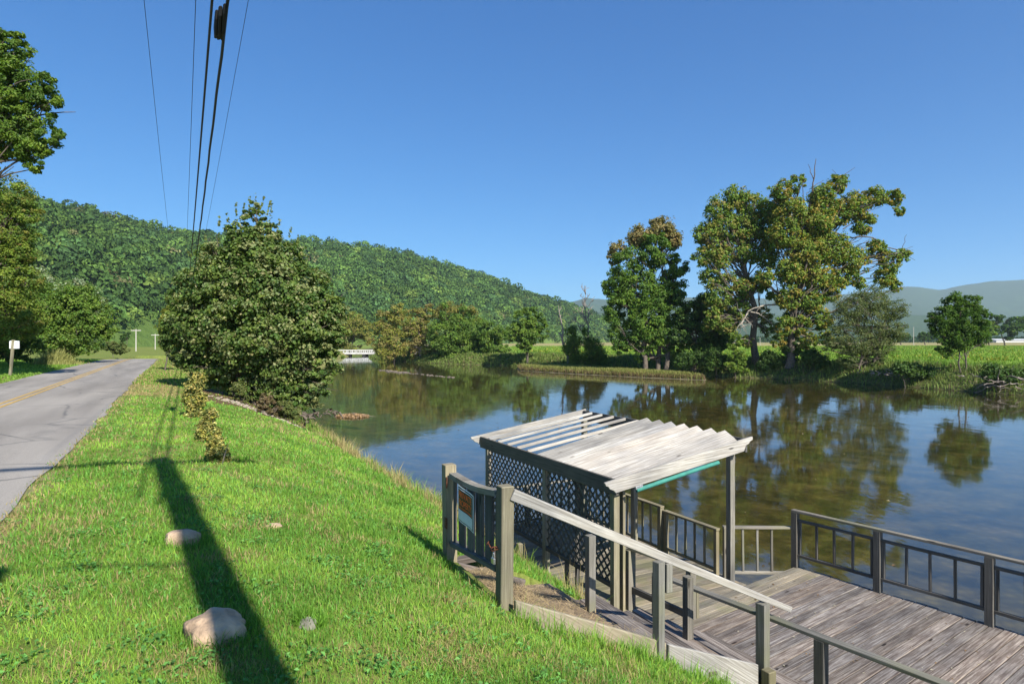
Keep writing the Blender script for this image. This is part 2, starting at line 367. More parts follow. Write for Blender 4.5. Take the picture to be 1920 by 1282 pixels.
yel = np.clip((np.hypot(P2[:, 0], P2[:, 1]) - 320) / 60, 0, 1)[:, None]; field = field * (1 - yel) + C3((.30, .27, .12)) * yel
bankc = C3((.08, .11, .035)) + (C3((.14, .13, .06)) - C3((.08, .11, .035))) * n_a[:, None]
kb = np.clip((7 - DR) / 3, 0, 1)[:, None]; field = field * (1 - kb) + bankc * kb
bed = C3((.065, .066, .034)) + (C3((.125, .105, .058)) - C3((.065, .066, .034))) * n_a[:, None]
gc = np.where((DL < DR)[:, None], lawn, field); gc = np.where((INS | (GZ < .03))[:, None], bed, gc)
def ground_material():
    m, n, out = newmat('ground'); L = n.links.new
    at = N(n, 'ShaderNodeAttribute', attribute_name='Col'); g = N(n, 'ShaderNodeNewGeometry')
    nz = N(n, 'ShaderNodeTexNoise', Scale=5.0, Detail=10.0, Roughness=.75); L(g.outputs['Position'], nz.inputs[0])
    r = ramp(n, nz.outputs[0], [(.3, (.55, .55, .5)), (.7, (1.35, 1.3, 1.2))]); c = mixc(n, 1.0, at.outputs['Color'], r.outputs[0], 'MULTIPLY')
    # pebbles below the water line
    sx = N(n, 'ShaderNodeSeparateXYZ'); L(g.outputs['Position'], sx.inputs[0])
    lt = N(n, 'ShaderNodeMath', operation='LESS_THAN'); lt.inputs[1].default_value = .03; L(sx.outputs[2], lt.inputs[0])
    vo = N(n, 'ShaderNodeTexVoronoi', Scale=3.6); L(g.outputs['Position'], vo.inputs[0])
    vr = ramp(n, vo.outputs['Distance'], [(.1, (1.18, 1.15, 1.1)), (.6, (.75, .73, .68))])
    vc = N(n, 'ShaderNodeTexNoise', Scale=.9, Detail=5.0); L(g.outputs['Position'], vc.inputs[0])
    vv = ramp(n, vc.outputs[0], [(.35, (.5, .5, .45)), (.65, (1.5, 1.35, 1.1))])
    p = mixc(n, 1.0, at.outputs['Color'], vr.outputs[0], 'MULTIPLY'); p = mixc(n, 1.0, p, vv.outputs[0], 'MULTIPLY')
    c = mixc(n, lt.outputs[0], c, p)
    b = N(n, 'ShaderNodeBsdfPrincipled'); b.inputs['Roughness'].default_value = .95; b.inputs['Specular IOR Level'].default_value = .1; L(c, b.inputs['Base Color'])
    bp = N(n, 'ShaderNodeBump', Strength=.7, Distance=.05); L(nz.outputs[0], bp.inputs['Height']); L(bp.outputs[0], b.inputs['Normal'])
    L(b.outputs[0], out.inputs[0]); return m
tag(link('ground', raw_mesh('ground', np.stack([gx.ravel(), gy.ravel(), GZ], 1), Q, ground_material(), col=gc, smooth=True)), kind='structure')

# water --------------------------------------------------------------
def water_material():
    m, n, out = newmat('water'); L = n.links.new
    g = N(n, 'ShaderNodeNewGeometry')
    mp = N(n, 'ShaderNodeMapping'); mp.inputs['Rotation'].default_value = (0, 0, .9); mp.inputs['Scale'].default_value = (1, .45, 1); L(g.outputs['Position'], mp.inputs[0])
    a = N(n, 'ShaderNodeTexNoise', Scale=.9, Detail=3.0, Roughness=.55); L(mp.outputs[0], a.inputs[0])
    b = N(n, 'ShaderNodeTexNoise', Scale=6.0, Detail=2.0); L(mp.outputs[0], b.inputs[0])
    big = N(n, 'ShaderNodeTexNoise', Scale=.06, Detail=3.0); L(g.outputs['Position'], big.inputs[0])
    br = ramp(n, big.outputs[0], [(.45, (.12, .12, .12)), (.62, (1, 1, 1))])
    ad = N(n, 'ShaderNodeMath', operation='MULTIPLY_ADD'); ad.inputs[1].default_value = .06; L(b.outputs[0], ad.inputs[0]); L(a.outputs[0], ad.inputs[2])
    mu = N(n, 'ShaderNodeMath', operation='MULTIPLY'); L(br.outputs[0], mu.inputs[1]); mu.inputs[0].default_value = .05
    bp = N(n, 'ShaderNodeBump', Distance=.35); L(ad.outputs[0], bp.inputs['Height']); L(mu.outputs[0], bp.inputs['Strength'])
    fr = N(n, 'ShaderNodeFresnel', IOR=1.6); L(bp.outputs[0], fr.inputs['Normal'])
    io = N(n, 'ShaderNodeMath', operation='MULTIPLY_ADD'); L(g.outputs['Backfacing'], io.inputs[0]); io.inputs[1].default_value = 1 / 1.6 - 1.6; io.inputs[2].default_value = 1.6; L(io.outputs[0], fr.inputs['IOR'])   # same reflectance for light coming from either side
    gl = N(n, 'ShaderNodeBsdfGlossy', Roughness=.05); gl.inputs[0].default_value = (.93, .96, 1, 1); L(bp.outputs[0], gl.inputs['Normal'])
    tr = N(n, 'ShaderNodeBsdfTransparent'); tr.inputs[0].default_value = (.80, .80, .62, 1)
    mx = N(n, 'ShaderNodeMixShader'); L(fr.outputs[0], mx.inputs[0]); L(tr.outputs[0], mx.inputs[1]); L(gl.outputs[0], mx.inputs[2]); L(mx.outputs[0], out.inputs[0]); return m
wp = np.array(RIV); c0 = wp.mean(0)
me = bpy.data.meshes.new('water'); import bmesh
bm = bmesh.new(); bm.faces.new([bm.verts.new((x, y, 0)) for x, y in RIV]); bmesh.ops.triangulate(bm, faces=bm.faces[:]); bm.normal_update(); bm.faces.ensure_lookup_table()
if bm.faces[0].normal.z < 0: bmesh.ops.reverse_faces(bm, faces=bm.faces[:])
bm.to_mesh(me); bm.free(); me.materials.append(water_material()); tag(link('river_water', me), kind='structure')

# road -----------------------------------------------------------------
tt = np.concatenate([np.arange(-60, 130, .5)]); us = np.linspace(0, 1, 13)
ev = fbm(tt * .9, tt * 0, 77) - .5
RV = []
for k, t in enumerate(tt):
    r = float(road_r(t)) + .28 * ev[k]; l = float(road_l(t)) - .2 * ev[(k * 7) % len(ev)]
    for u in us:
        s = l + (r - l) * u; p = st(s, t); RV.append((p.x, p.y, float(road_z(t)) - .035 * (abs(u - .5) * 2) ** 2 + .02))
i = np.arange(len(tt) - 1)[:, None] * 13; j = np.arange(12)[None]; RQ = np.stack([i + j, i + j + 1, i + 14 + j, i + 13 + j], -1).reshape(-1, 4)
def road_material():
    m, n, out = newmat('asphalt'); L = n.links.new; g = N(n, 'ShaderNodeNewGeometry')
    mp = N(n, 'ShaderNodeMapping'); mp.inputs['Rotation'].default_value = (0, 0, -A0); L(g.outputs['Position'], mp.inputs[0])
    m2 = N(n, 'ShaderNodeMapping'); m2.inputs['Scale'].default_value = (1, .12, 1); L(mp.outputs[0], m2.inputs[0])
    a = N(n, 'ShaderNodeTexNoise', Scale=1.2, Detail=6.0); L(m2.outputs[0], a.inputs[0])
    f = N(n, 'ShaderNodeTexNoise', Scale=90.0, Detail=3.0); L(g.outputs['Position'], f.inputs[0])
    r = ramp(n, a.outputs[0], [(.3, (.185, .165, .14)), (.7, (.31, .28, .24))]); r2 = ramp(n, f.outputs[0], [(.3, (.7, .7, .7)), (.7, (1.3, 1.3, 1.3))])
    c = mixc(n, 1.0, r.outputs[0], r2.outputs[0], 'MULTIPLY')
    wn = N(n, 'ShaderNodeTexNoise', Scale=1.3, Detail=4.0); L(g.outputs['Position'], wn.inputs[0])
    wv = mixc(n, .25, mp.outputs[0], wn.outputs['Color'], 'ADD')
    v = N(n, 'ShaderNodeTexVoronoi', Scale=.42, feature='DISTANCE_TO_EDGE'); L(wv, v.inputs[0])
    cr = ramp(n, v.outputs[0], [(.0, (1, 1, 1)), (.02, (0, 0, 0))])
    br = N(n, 'ShaderNodeTexNoise', Scale=.5, Detail=2.0); L(g.outputs['Position'], br.inputs[0]); bk = ramp(n, br.outputs[0], [(.42, (0, 0, 0)), (.56, (.8, .8, .8))])
    k = mixc(n, 1.0, cr.outputs[0], bk.outputs[0], 'MULTIPLY'); c = mixc(n, k, c, (.05, .05, .05))
    b = N(n, 'ShaderNodeBsdfPrincipled'); b.inputs['Roughness'].default_value = .8; L(c, b.inputs['Base Color'])
    bp = N(n, 'ShaderNodeBump', Strength=.3, Distance=.01); L(f.outputs[0], bp.inputs['Height']); L(bp.outputs[0], b.inputs['Normal']); L(b.outputs[0], out.inputs[0]); return m
tag(link('road', raw_mesh('road', RV, RQ, road_material(), smooth=True)), kind='structure')
YEL = simple('worn_yellow_paint', (.42, .27, .07), .8, 0, .35, 9, .2, 60)
YV = []; YQ = []
for off in (-.16, .06):
    b = len(YV)
    for k, t in enumerate(tt):
        u = .47; l, r = float(road_l(t)), float(road_r(t)); s = l + (r - l) * u + off
        for q in (0, .1):
            p = st(s + q, t); uu = (s + q - l) / (r - l); YV.append((p.x, p.y, float(road_z(t)) - .035 * (abs(uu - .5) * 2) ** 2 + .026))
    i = np.arange(len(tt) - 1) * 2 + b; YQ.append(np.stack([i, i + 1, i + 3, i + 2], -1))
tag(link('road_marking', raw_mesh('road_marking', YV, np.concatenate(YQ), YEL)), kind='structure')
# ------------------------------------------------------------------ main deck, lower deck
ZM, ZL = E - 3.75, E - 3.98
P1 = Vector((4.72, 10.6, 0)); D1 = Vector((math.sin(math.radians(35.9)), -math.cos(math.radians(35.9)), 0)); N1 = Vector((D1.y, -D1.x, 0))   # along far rail, towards the stairs
def md(u, v, z=0): return P1 + D1 * u + N1 * v + Vector((0, 0, z))
ANG1 = math.atan2(-D1.x, D1.y)
deck = empty('wooden_deck', md(4, 2, ZM), 'large weathered grey-brown plank deck over the water beside the stairs', 'deck')
mb = MB(); mm = MB(); u = 0.0; k = 0
while u < 9.5:
    w_ = .138; jz = random.uniform(-.003, .003)
    v0 = -.06 + random.uniform(-.035, .03); v1 = 4.25 + random.uniform(-.03, .03)
    tgt = mm if u < .36 else mb
    z = ZM - .019 + jz
    if k % 3 == 0: cut = 2.2
    elif k % 3 == 1: cut = 3.3
    else: cut = None
    if cut: tgt.board(md(u + w_ / 2, v0, z), md(u + w_ / 2, cut - .002, z), w_, .038); tgt.board(md(u + w_ / 2, cut + .002, z), md(u + w_ / 2, v1, z), w_, .038)
    else: tgt.board(md(u + w_ / 2, v0, z), md(u + w_ / 2, v1, z), w_, .038)
    u += w_ + .011 + random.uniform(0, .005); k += 1
mb.build('deck_board', W_DECK, deck, .003); mm.build('deck_board', W_DECK2, deck, .003)
mb = MB()
for v in (.1, 1.5, 2.9, 4.1): mb.board(md(.03, v, ZM - .13), md(9.4, v, ZM - .13), .04, .18)
mb.build('joist', W_DARK, deck)
for u in (.15, 2.9, 5.6, 8.4):
    for v in (.2, 3.9):
        p = md(u, v); MB().post(p.x, p.y, min(-.9, gz(p.x, p.y) - .3), ZM - .222, .12, ANG1).build('pile', W_DARK, deck)

low = empty('lower_deck', st(6.7, 9.5, ZL), 'lower weathered plank platform under the pergola roof', 'deck')
mb = MB(); t = 5.75
while t < 12.2:
    z = ZL - .02 + random.uniform(-.003, .003); s1 = 8.2 if t < 6.9 else 8.2
    # keep clear of the main deck: boards end at its edge line
    a = st(5.05 + random.uniform(-.03, .03), t + .07, z); b = st(s1 + random.uniform(-.02, .02), t + .07, z)
    mb.board(a, b, .138, .034); t += .146
mb.build('deck_board', W_DECK2, low, .003)
mb = MB()
for s in (5.15, 6.6, 8.1): mb.board(st(s, 5.8, ZL - .12), st(s, 12.15, ZL - .12), .04, .16)
mb.build('joist', W_DARK, low)
for s in (6.4, 8.0):
    for t in (7.0, 9.6, 12.0):
        p = st(s, t); MB().post(p.x, p.y, -.9, ZL - .2, .11).build('pile', W_DARK, low)

# ------------------------------------------------------------------ railings
def railing(name, label, posts, ztop, zbot, zpost0, nb, cap=True, mid=None, wood=W_DARK, bw=.035, group=None, pw=.09, caplong=0, skip_post=()):
    """posts: list of world (x,y); rails between neighbours; nb balusters per bay"""
    e = empty(name, (posts[0][0], posts[0][1], zpost0), label, 'railing', group)
    A = Vector((*posts[0][:2], 0)); B = Vector((*posts[-1][:2], 0)); d = (B - A).normalized(); an = math.atan2(-d.x, d.y); nrm = Vector((d.y, -d.x, 0))
    for i, p in enumerate(posts):
        if i in skip_post: continue
        MB().post(p[0], p[1], zpost0, ztop - .04, pw, an).build('post', wood, e)
    MB().board(A - d * .05 + Vector((0, 0, ztop - .02)), B + d * (.05 + caplong) + Vector((0, 0, ztop - .02)), .095, .036).build('top_rail', W_GREY if wood is W_DARK else wood, e)
    for i in range(len(posts) - 1):
        a = Vector((*posts[i][:2], 0)) + d * pw / 2; b = Vector((*posts[i + 1][:2], 0)) - d * pw / 2
        zt = ztop - .05
        if mid:
            zt = ztop - mid; MB().board(a + Vector((0, 0, zt)), b + Vector((0, 0, zt)), .05, .04).build('middle_rail', wood, e); zt -= .02
        MB().board(a + Vector((0, 0, zbot)), b + Vector((0, 0, zbot)), .05, .045).build('bottom_rail', wood, e)
        for k in range(nb):
            q = a.lerp(b, (k + .12) / (nb - .76)) if mid else a.lerp(b, (k + 1) / (nb + 1))
            tl = d * random.uniform(-.008, .008)
            MB().board(q + Vector((0, 0, zbot + .022)), q + tl + Vector((0, 0, zt)), bw, bw, up=nrm).build('baluster', wood, e)
    return e
G1 = 'deck railings'
pts_far = [tuple(md(u, -.02)) for u in (0, 1.31, 2.72, 4.1, 5.5, 6.9, 8.3)]
railing('deck_railing', 'dark grey railing along the outer edge of the large deck, above the open river', pts_far, ZM + .95, ZM + .2, ZM - .45, 5, mid=.17, group=G1, pw=.1)
pts_near = [tuple(md(u, 4.02)) for u in (.55, 2.6, 4.6, 6.6, 8.6)]
railing('deck_railing', 'plain rail on posts along the near side of the large deck, below the handrail', pts_near, ZM + .92, ZM + .2, ZM - .5, 0, group=G1, pw=.1)
c_ = st(8.0, 7.5); tL = [12.0, 9.35]
railing('platform_railing', 'low slatted railing behind the pergola, far section with its taller post', [tuple(st(7.98, t)) for t in (12.0, 10.65, 9.35)], ZL + .9, ZL + .1, ZL - .3, 4, wood=W_TAN, group=G1)
railing('platform_railing', 'low slatted railing behind the pergola, middle section left of the tall front post', [tuple(st(8.02, t)) for t in (9.24, 7.98)], ZL + .83, ZL + .12, ZL - .3, 4, wood=W_TAN, group=G1, pw=.07)
A_ = st(8.12, 7.86); B_ = P1 - D1 * .1
railing('platform_railing', 'short low railing between the pergola front post and the corner of the large deck', [tuple(A_), tuple(B_)], ZL + .88, ZL + .1, ZL - .3, 3, wood=W_GREY, group=G1, skip_post=(1,))
q1 = (1.76, 9.5); q2 = (2.43, 8.62)
e = empty('stair_side_railing', (1.76, 9.5, ZL), 'short two-bar railing panel at the inner foot of the stairs, beside the pergola corner post', 'railing', G1)
MB().post(q1[0], q1[1], ZL - .1, ZL + .88, .13).build('post', W_GREY, e); MB().post(q2[0], q2[1], ZL - .1, ZL + .9, .1).build('post', W_GREY, e)
MB().board((q1[0], q1[1], ZL + .9), (q2[0], q2[1], ZL + .9), .09, .04).build('top_rail', W_GREY, e)
MB().board((q1[0], q1[1], ZL + .30), (q2[0], q2[1], ZL + .26), .05, .09).build('bottom_rail', W_DARK, e)
MB().post(q2[0] + .09, q2[1] + .04, ZL - .1, ZL + .62, .05).build('brace', W_TAN, e)
# far end railing of the lower deck seen through the lattice
railing('platform_railing', 'dark railing at the far end of the lower platform, seen through the lattice', [tuple(st(s, 12.05)) for s in (5.2, 6.6, 7.9)], ZL + .9, ZL + .12, ZL - .3, 5, wood=W_DARK, group=G1)

# ------------------------------------------------------------------ pergola
pg = empty('pergola', st(6.8, 9.6, ZL), 'weathered wooden pergola with slatted roof and lattice side on the lower platform', 'pergola')
zbL, zbR = E - 1.96, E - 1.54
for (s, t, z1) in ((5.55, 7.5, zbL - .2), (5.55, 9.47, zbL - .02), (5.55, 11.8, zbL - .02)):
    p = st(s, t); MB().post(p.x, p.y, ZL - .02, z1, .1, A0, .1).build('post', W_GREY if t > 8 else W_TAN, pg)
for (s, t) in ((7.9, 7.55), (7.75, 9.85), (7.9, 11.8)):
    p = st(s, t); MB().post(p.x, p.y, ZL - .02, zbL - .1 + (s - 5.5) / 2.6 * .42 - .03, .1, A0, .1).build('post', W_GREY, pg)
p = st(5.62, 7.52); MB().post(p.x + .07, p.y + .035, ZL - .02, zbL - .22, .045, A0, .1).build('post', W_TAN, pg)
MB().board(st(5.47, 7.33, zbL - .11), st(5.47, 12.0, zbL - .11), .045, .22).build('beam', W_DARK, pg)
MB().board(st(8.02, 7.33, zbR - .12), st(8.02, 12.0, zbR - .12), .045, .22).build('beam', W_DARK, pg)
slope = (zbR - zbL) / (8.15 - 5.47)
def fascia(t, name, ext, h=.19):
    def Z(s): return zbL + (s - 5.47) * slope + .03
    s0, s1 = 5.47 - ext, 8.02 + ext * .35
    top = [(s0, 0), (s1, 0)]; pr = [(s0, Z(s0)), (s0 + .02, Z(s0) - .045), (s0 + .06, Z(s0) - .06), (s0 + .09, Z(s0) - .1), (s0 + .15, Z(s0) - .12), (s0 + .19, Z(s0 + .19) - h),
          (s1 - .19, Z(s1 - .19) - h), (s1 - .15, Z(s1) - .13), (s1 - .09, Z(s1) - .11), (s1 - .05, Z(s1) - .07), (s1, Z(s1) - .05), (s1, Z(s1))]
    MB().prism([st(s, t, z) for s, z in pr], st(0, .04)).build(name, W_PALE, pg, .003)
fascia(7.28, 'rafter', .25); fascia(12.02, 'rafter', .22)
for k in range(5):
    t = 11.66 - k * .405; z0, z1 = zbL - .01, zbR - .01; a = random.uniform(-.015, .015)
    MB().board(st(5.495, t, z0), st(7.995, t + a, z1 - .02), .045, .05).build('roof_slat', W_PALE, pg, .003)
for k in range(7):
    t = 9.6 - k * .33; j = random.uniform(-.02, .02)
    MB().board(st(5.495, t + j, zbL - .085), st(7.995, t - j, zbR), .29, .02, roll=math.radians(30 + random.uniform(-2, 3))).build('roof_slat', W_PALE, pg, .003)
# lattice
def lattice(t0, t1, z0, z1, s, name):
    m = MB(); sp = .15
    for sg, so in ((1, 0), (-1, .009)):
        c = -(z1 - z0) - (t1 - t0)
        while c < (t1 - t0) + (z1 - z0):
            # line: t = t0 + c + sg-dir * (z-z0)
            if sg > 0: za = max(z0, z0 - c); zb_ = min(z1, z0 + (t1 - t0) - c); ta = t0 + c + (za - z0); tb = t0 + c + (zb_ - z0)
            else: za = max(z0, z0 + c - (t1 - t0)); zb_ = min(z1, z0 + c); ta = t0 + c - (za - z0); tb = t0 + c - (zb_ - z0)
            if zb_ - za > .03: m.board(st(s + so, ta, za), st(s + so, tb, zb_), .036, .008, up=(CA, SA, 0))
            c += sp
    return m.build(name, W_DARK, pg, 0)
zb0, zt0 = E - 3.52, zbL - .2
lattice(7.6, 9.4, zb0, zt0, 5.53, 'lattice_panel'); lattice(9.54, 11.74, zb0, zt0, 5.53, 'lattice_panel')
for (a, b) in ((7.56, 9.42), (9.52, 11.75)):
    MB().board(st(5.535, a, zb0 - .02), st(5.535, b, zb0 - .02), .05, .07).build('lattice_frame', W_DARK, pg)
MB().board(st(5.57, 8.52, zb0 - .6), st(5.57, 8.52, zt0), .05, .06, up=(CA, SA, 0)).build('brace', W_DARK, pg)
for (s, t) in ((5.5, 11.0), (5.5, 11.5), (5.52, 8.75)):
    p = st(s, t); MB().post(p.x, p.y, ZL - .1, zb0 - .05, .06).build('stud', W_DARK, pg)
GREEN = simple('green_canvas', (.03, .19, .15), .7, 0, .2, 8, .1, 80)
aw = tube_obj('rolled_awning', [(np.array([tuple(st(s, 7.22, zbL + (s - 5.47) * slope - .185 + math.sin(s * 2) * .006)) for s in np.linspace(5.72, 7.3, 12)]), np.full(12, .03))], GREEN, None, 10)
tag(aw, 'rolled green canvas awning tied under the front edge of the pergola roof', 'awning')
m = MB(); m.board(st(5.7, 7.21, zbL - .12), st(5.83, 7.21, zbL - .1), .012, .05); mbk = m.build('bracket', simple('aluminium', (.5, .5, .5), .4, .8), aw); 
p = st(5.15, 9.7); tag(MB().post(p.x, p.y, ZL - .1, ZL + .5, .09).build('stub_post', W_TAN), 'short yellowish stub post under the lattice between the stairs and the lower platform', 'post')

# ------------------------------------------------------------------ stairs
stp = empty('garden_stairs', st(2.7, 5.8, 2.1), 'timber-edged earth stairs going down from the gate to the deck', 'stairs')
TB = [(2.66, 2.2), (3.3, 1.98), (3.9, 1.76), (4.45, 1.57), (4.95, 1.40), (5.35, 1.22)]
for k, (s, z) in enumerate(TB):
    t0 = 4.98 - (s - 2.65) * .2 + (.12 if k else 0); t1 = (6.72, 6.5, 6.25, 6.1, 6.0, 5.9)[k]
    MB().board(st(s, t0, z - .09), st(s + random.uniform(-.04, .04), t1, z - .09 + random.uniform(-.02, .02)), .15, .18).build('timber', W_SLEEPER, stp, .012)
STRAW = leafmat('straw', .1, .8, .2)
DIRT = simple('straw_covered_soil', (.2, .145, .09), .95, 0, .5, 9, 1.0, 40)
for k in range(len(TB)):
    s0 = TB[k][0] + .07; z = TB[k][1] - .075; s1 = TB[k + 1][0] - .07 if k < 5 else 5.75; z1 = z - .05
    V = []; ns = 10; ntt = 18; t_end = (6.7, 6.45, 6.25, 6.1, 6.0, 5.9)[k]; t0 = 5.0 - (s0 - 2.65) * .2
    for a in range(ns + 1):
        for b in range(ntt + 1):
            s = s0 + (s1 - s0) * a / ns; t = t0 + (t_end - t0) * b / ntt; p = st(s, t)
            V.append((p.x, p.y, z + (z1 - z) * a / ns + .05 * (fbm(p.x * 4, p.y * 4, 5)[()] - .5) * (0 < b < ntt)))
    for a in (0, ns):                      # skirt down so that the tread is a solid block of soil
        pass
    if k >= 2:
        for q_ in range(3): w3 = (s1 - s0) / 3; MB().board(st(s0 + w3 * (q_ + .5), t0 + random.uniform(-.06, .03), z - .015 - .012 * q_), st(s0 + w3 * (q_ + .5), t_end + random.uniform(-.05, .05), z - .015 - .012 * q_ + random.uniform(-.02, .02)), w3 - .012, .04).build('tread', W_DECK, stp, .004)
        continue
    Qs = [(a * (ntt + 1) + b, a * (ntt + 1) + b + 1, (a + 1) * (ntt + 1) + b + 1, (a + 1) * (ntt + 1) + b) for a in range(ns) for b in range(ntt)]
    link('tread', raw_mesh('tread', V, np.array(Qs)[:, ::-1], DIRT, smooth=True), stp)
# side board towards the lawn
m = MB(); tops = [(2.62, 5.0, E - 2.3), (3.4, 4.86, E - 2.6), (4.1, 4.72, E - 2.88), (4.8, 4.55, E - 3.13)]
for i in range(1):
    m.prism([st(s, t, z) for s, t, z in [tops[0], tops[1], tops[2]]] + [st(s, t, z - .5) for s, t, z in [tops[2], tops[1], tops[0]]], st(0, .045))
m.build('side_board', W_SIDE, stp, .006)
m = MB(); m.prism([st(4.115, 4.70, E - 2.89), st(5.06, 4.47, E - 3.2), st(5.06, 4.47, E - 3.53), st(4.115, 4.70, E - 3.3)], st(0, .045)); m.build('side_board', W_PALE, stp, .006)
MB().board(st(2.66, 6.74, 2.12), st(3.5, 6.5, 1.84), .05, .2).build('side_board', W_SLEEPER, stp, .006)
MB().board(st(5.12, 4.40, 1.0), st(5.12, 4.40, 1.47), .1, .1, up=(-SA, CA, 0)).build('corner_block', W_TAN, stp, .006)
MB().board(st(2.55, 6.95, 2.12), st(3.3, 6.75, 2.2), .14, .06).build('loose_board', W_SLEEPER, stp, .006)
# loose straw on the treads
def blades(P, H, Wd, rng, lean=.5, lay=0.0, az=None):
    """grass blades: 5 vertices, 3 triangles each"""
    n = len(P); a = rng.uniform(0, 2 * np.pi, n); sd = np.stack([np.cos(a), np.sin(a), 0 * a], 1) * (Wd[:, None] * .5)
    b = rng.uniform(0, 2 * np.pi, n) if az is None else az; ln = np.stack([np.cos(b), np.sin(b), 0 * b], 1) * (rng.random(n) * lean + lay)[:, None] * H[:, None]
    up = np.array([0, 0, 1.0]); vz = np.sqrt(np.clip(1 - (np.linalg.norm(ln, axis=1) / H) ** 2, .04, 1))[:, None]
    m1 = P + ln * .35 + up * H[:, None] * vz * .6; tip = P + ln + up * H[:, None] * vz * .95
    V = np.stack([P - sd, P + sd, m1 - sd * .75, m1 + sd * .75, tip], 1).reshape(-1, 3)
    o = np.arange(n)[:, None] * 5; T = np.concatenate([o + np.array([[0, 1, 3]]), o + np.array([[0, 3, 2]]), o + np.array([[2, 3, 4]])], 1).reshape(-1, 3)
    return V, T
def stair_z(s):
    z = np.zeros_like(s)
    for k in range(len(TB)):
        s0 = TB[k][0] - .07; m = s >= s0; z = np.where(m, TB[k][1] - .07 - (s - s0) * .08, z)
    return z
rng = np.random.default_rng(3); n = 5200
s = 2.7 + np.abs(rng.normal(0, .6, n)); t = rng.uniform(5.05, 6.6, n); keep = (s < 4.6) & (t < 6.75 - (s - 2.65) * .38); s = s[keep]; t = t[keep]; n = len(s)
P = np.stack([s * CA - t * SA, s * SA + t * CA, stair_z(s) + .01], 1)
V, T = blades(P, rng.uniform(.05, .16, n), rng.uniform(.002, .006, n), rng, .05, .93)
c = C3((.42, .32, .17)) * rng.uniform(.5, 1.25, (n, 1)); tag(link('straw', raw_mesh('straw', V, T, STRAW, col=np.repeat(c, 5, 0)), stp), kind='stuff')

# handrail
hr = empty('handrail', st(3.9, 4.9, 1.6), 'long sloping weathered handrail running down the stairs from the right gate post', 'handrail')
ra = Vector((0.0, 5.76, E - 1.38)); rb = Vector((2.86, 6.5, E - 2.74))
MB().board(ra, rb, .045, .105, taper=.55).build('rail', W_PALE, hr, .005)
def rail_at(k): return ra.lerp(rb, k)
for (px, d, h0, mat, ww) in ((1235, 6.08, E - 3.14, W_GREY, .085), (1430, 6.42, E - 4.1, W_GREY, .1)):
    x = (px - 960) / F * d; k = (x - ra.x) / (rb.x - ra.x); z1 = rail_at(k).z - .05
    MB().post(x, d - .0, h0, z1, ww, ANG1).build('post', mat, hr)
for (px, d, h0) in ((1107, 6.75, E - 2.85), (1290, 6.9, E - 3.22)):
    x = (px - 960) / F * d; y = d; ztop = E - (1003 - 641) / F * d if px == 1107 else E - (1080 - 641) / F * d
    MB().post(x, y, h0, ztop, .085, A0).build('post', W_GREY, hr)
x = (1254 - 960) / F * 6.1; MB().post(x, 6.16, E - 2.42, E - 2.14, .075, A0).build('block', W_GREY, hr)

# ------------------------------------------------------------------ gate
gl_, gr_ = Vector((-.69, 7.1, 0)), Vector((-.073, 5.8, 0)); gd = (gr_ - gl_).normalized(); gn = Vector((gd.y, -gd.x, 0))   # gn points to the lawn side
if gn.dot(Vector((-1, 0, 0))) < 0: gn = -gn
GA = math.atan2(-gd.x, gd.y)
po = tag(MB().board((gl_.x, gl_.y, E - 2.75), (gl_.x - .015, gl_.y, E - 1.365), .13, .13, up=(-math.sin(GA), math.cos(GA), 0)).build('gate_post', W_TAN, None, .006), 'weathered gate post holding the rusty hinges, left of the gate', 'post', 'gate posts')
po2 = tag(MB().board((gr_.x, gr_.y, E - 2.75), (gr_.x + .012, gr_.y, E - 1.31), .125, .125, up=(-math.sin(GA), math.cos(GA), 0)).build('gate_post', W_TAN, None, .006), 'sunlit gate post with the padlock, right of the gate', 'post', 'gate posts')
gt = empty('gate', gl_ + Vector((0, 0, E - 2.2)), 'dark weathered wooden gate of upright planks with a sagging top rail', 'gate')
ga, gb = gl_ + gd * .1, gr_ - gd * .10
gz0a, gz0b, gz1a, gz1b = E - 2.22, E - 2.1, E - 1.47, E - 1.40
m = MB(); nseg = 6
for i in range(nseg):
    k0, k1 = i / nseg, (i + 1) / nseg
    def tp(k): p = ga.lerp(gb, k); p.z = gz1a + (gz1b - gz1a) * k - .035 * math.sin(math.pi * k); return p
    m.board(tp(k0), tp(k1), .1, .055)
m.build('top_rail', W_GREY, gt, 0)
a = ga.copy(); a.z = gz0a; b = gb.copy(); b.z = gz0b; MB().board(a, b, .1, .05).build('bottom_rail', W_GREY, gt)
for i, k in enumerate((.045, .23, .43, .62, .81, .965)):
    p = ga.lerp(gb, k); zl = gz0a + (gz0b - gz0a) * k + .025; zh = gz1a + (gz1b - gz1a) * k - .035 * math.sin(math.pi * k) - .027
    wv = .05 if i in (0, 5) else .17
    MB().board((p.x, p.y, zl), (p.x, p.y, zh), .028, wv, up=gd).build('plank', W_DARK, gt)
RUST = simple('rusty_iron', (.13, .045, .022), .8, .3, .5, 30, .4, 90); STEEL = simple('steel', (.55, .56, .58), .3, .9, .1)
BLACK = simple('black_plastic', (.004, .004, .0045), .8, 0, .2)
for z in (E - 1.55, E - 2.0):
    p = gl_ + gn * .07 + gd * .05; MB().board((p.x, p.y, z - .06), (p.x, p.y, z + .06), .01, .07, up=gd).build('hinge', RUST, gt, 0)
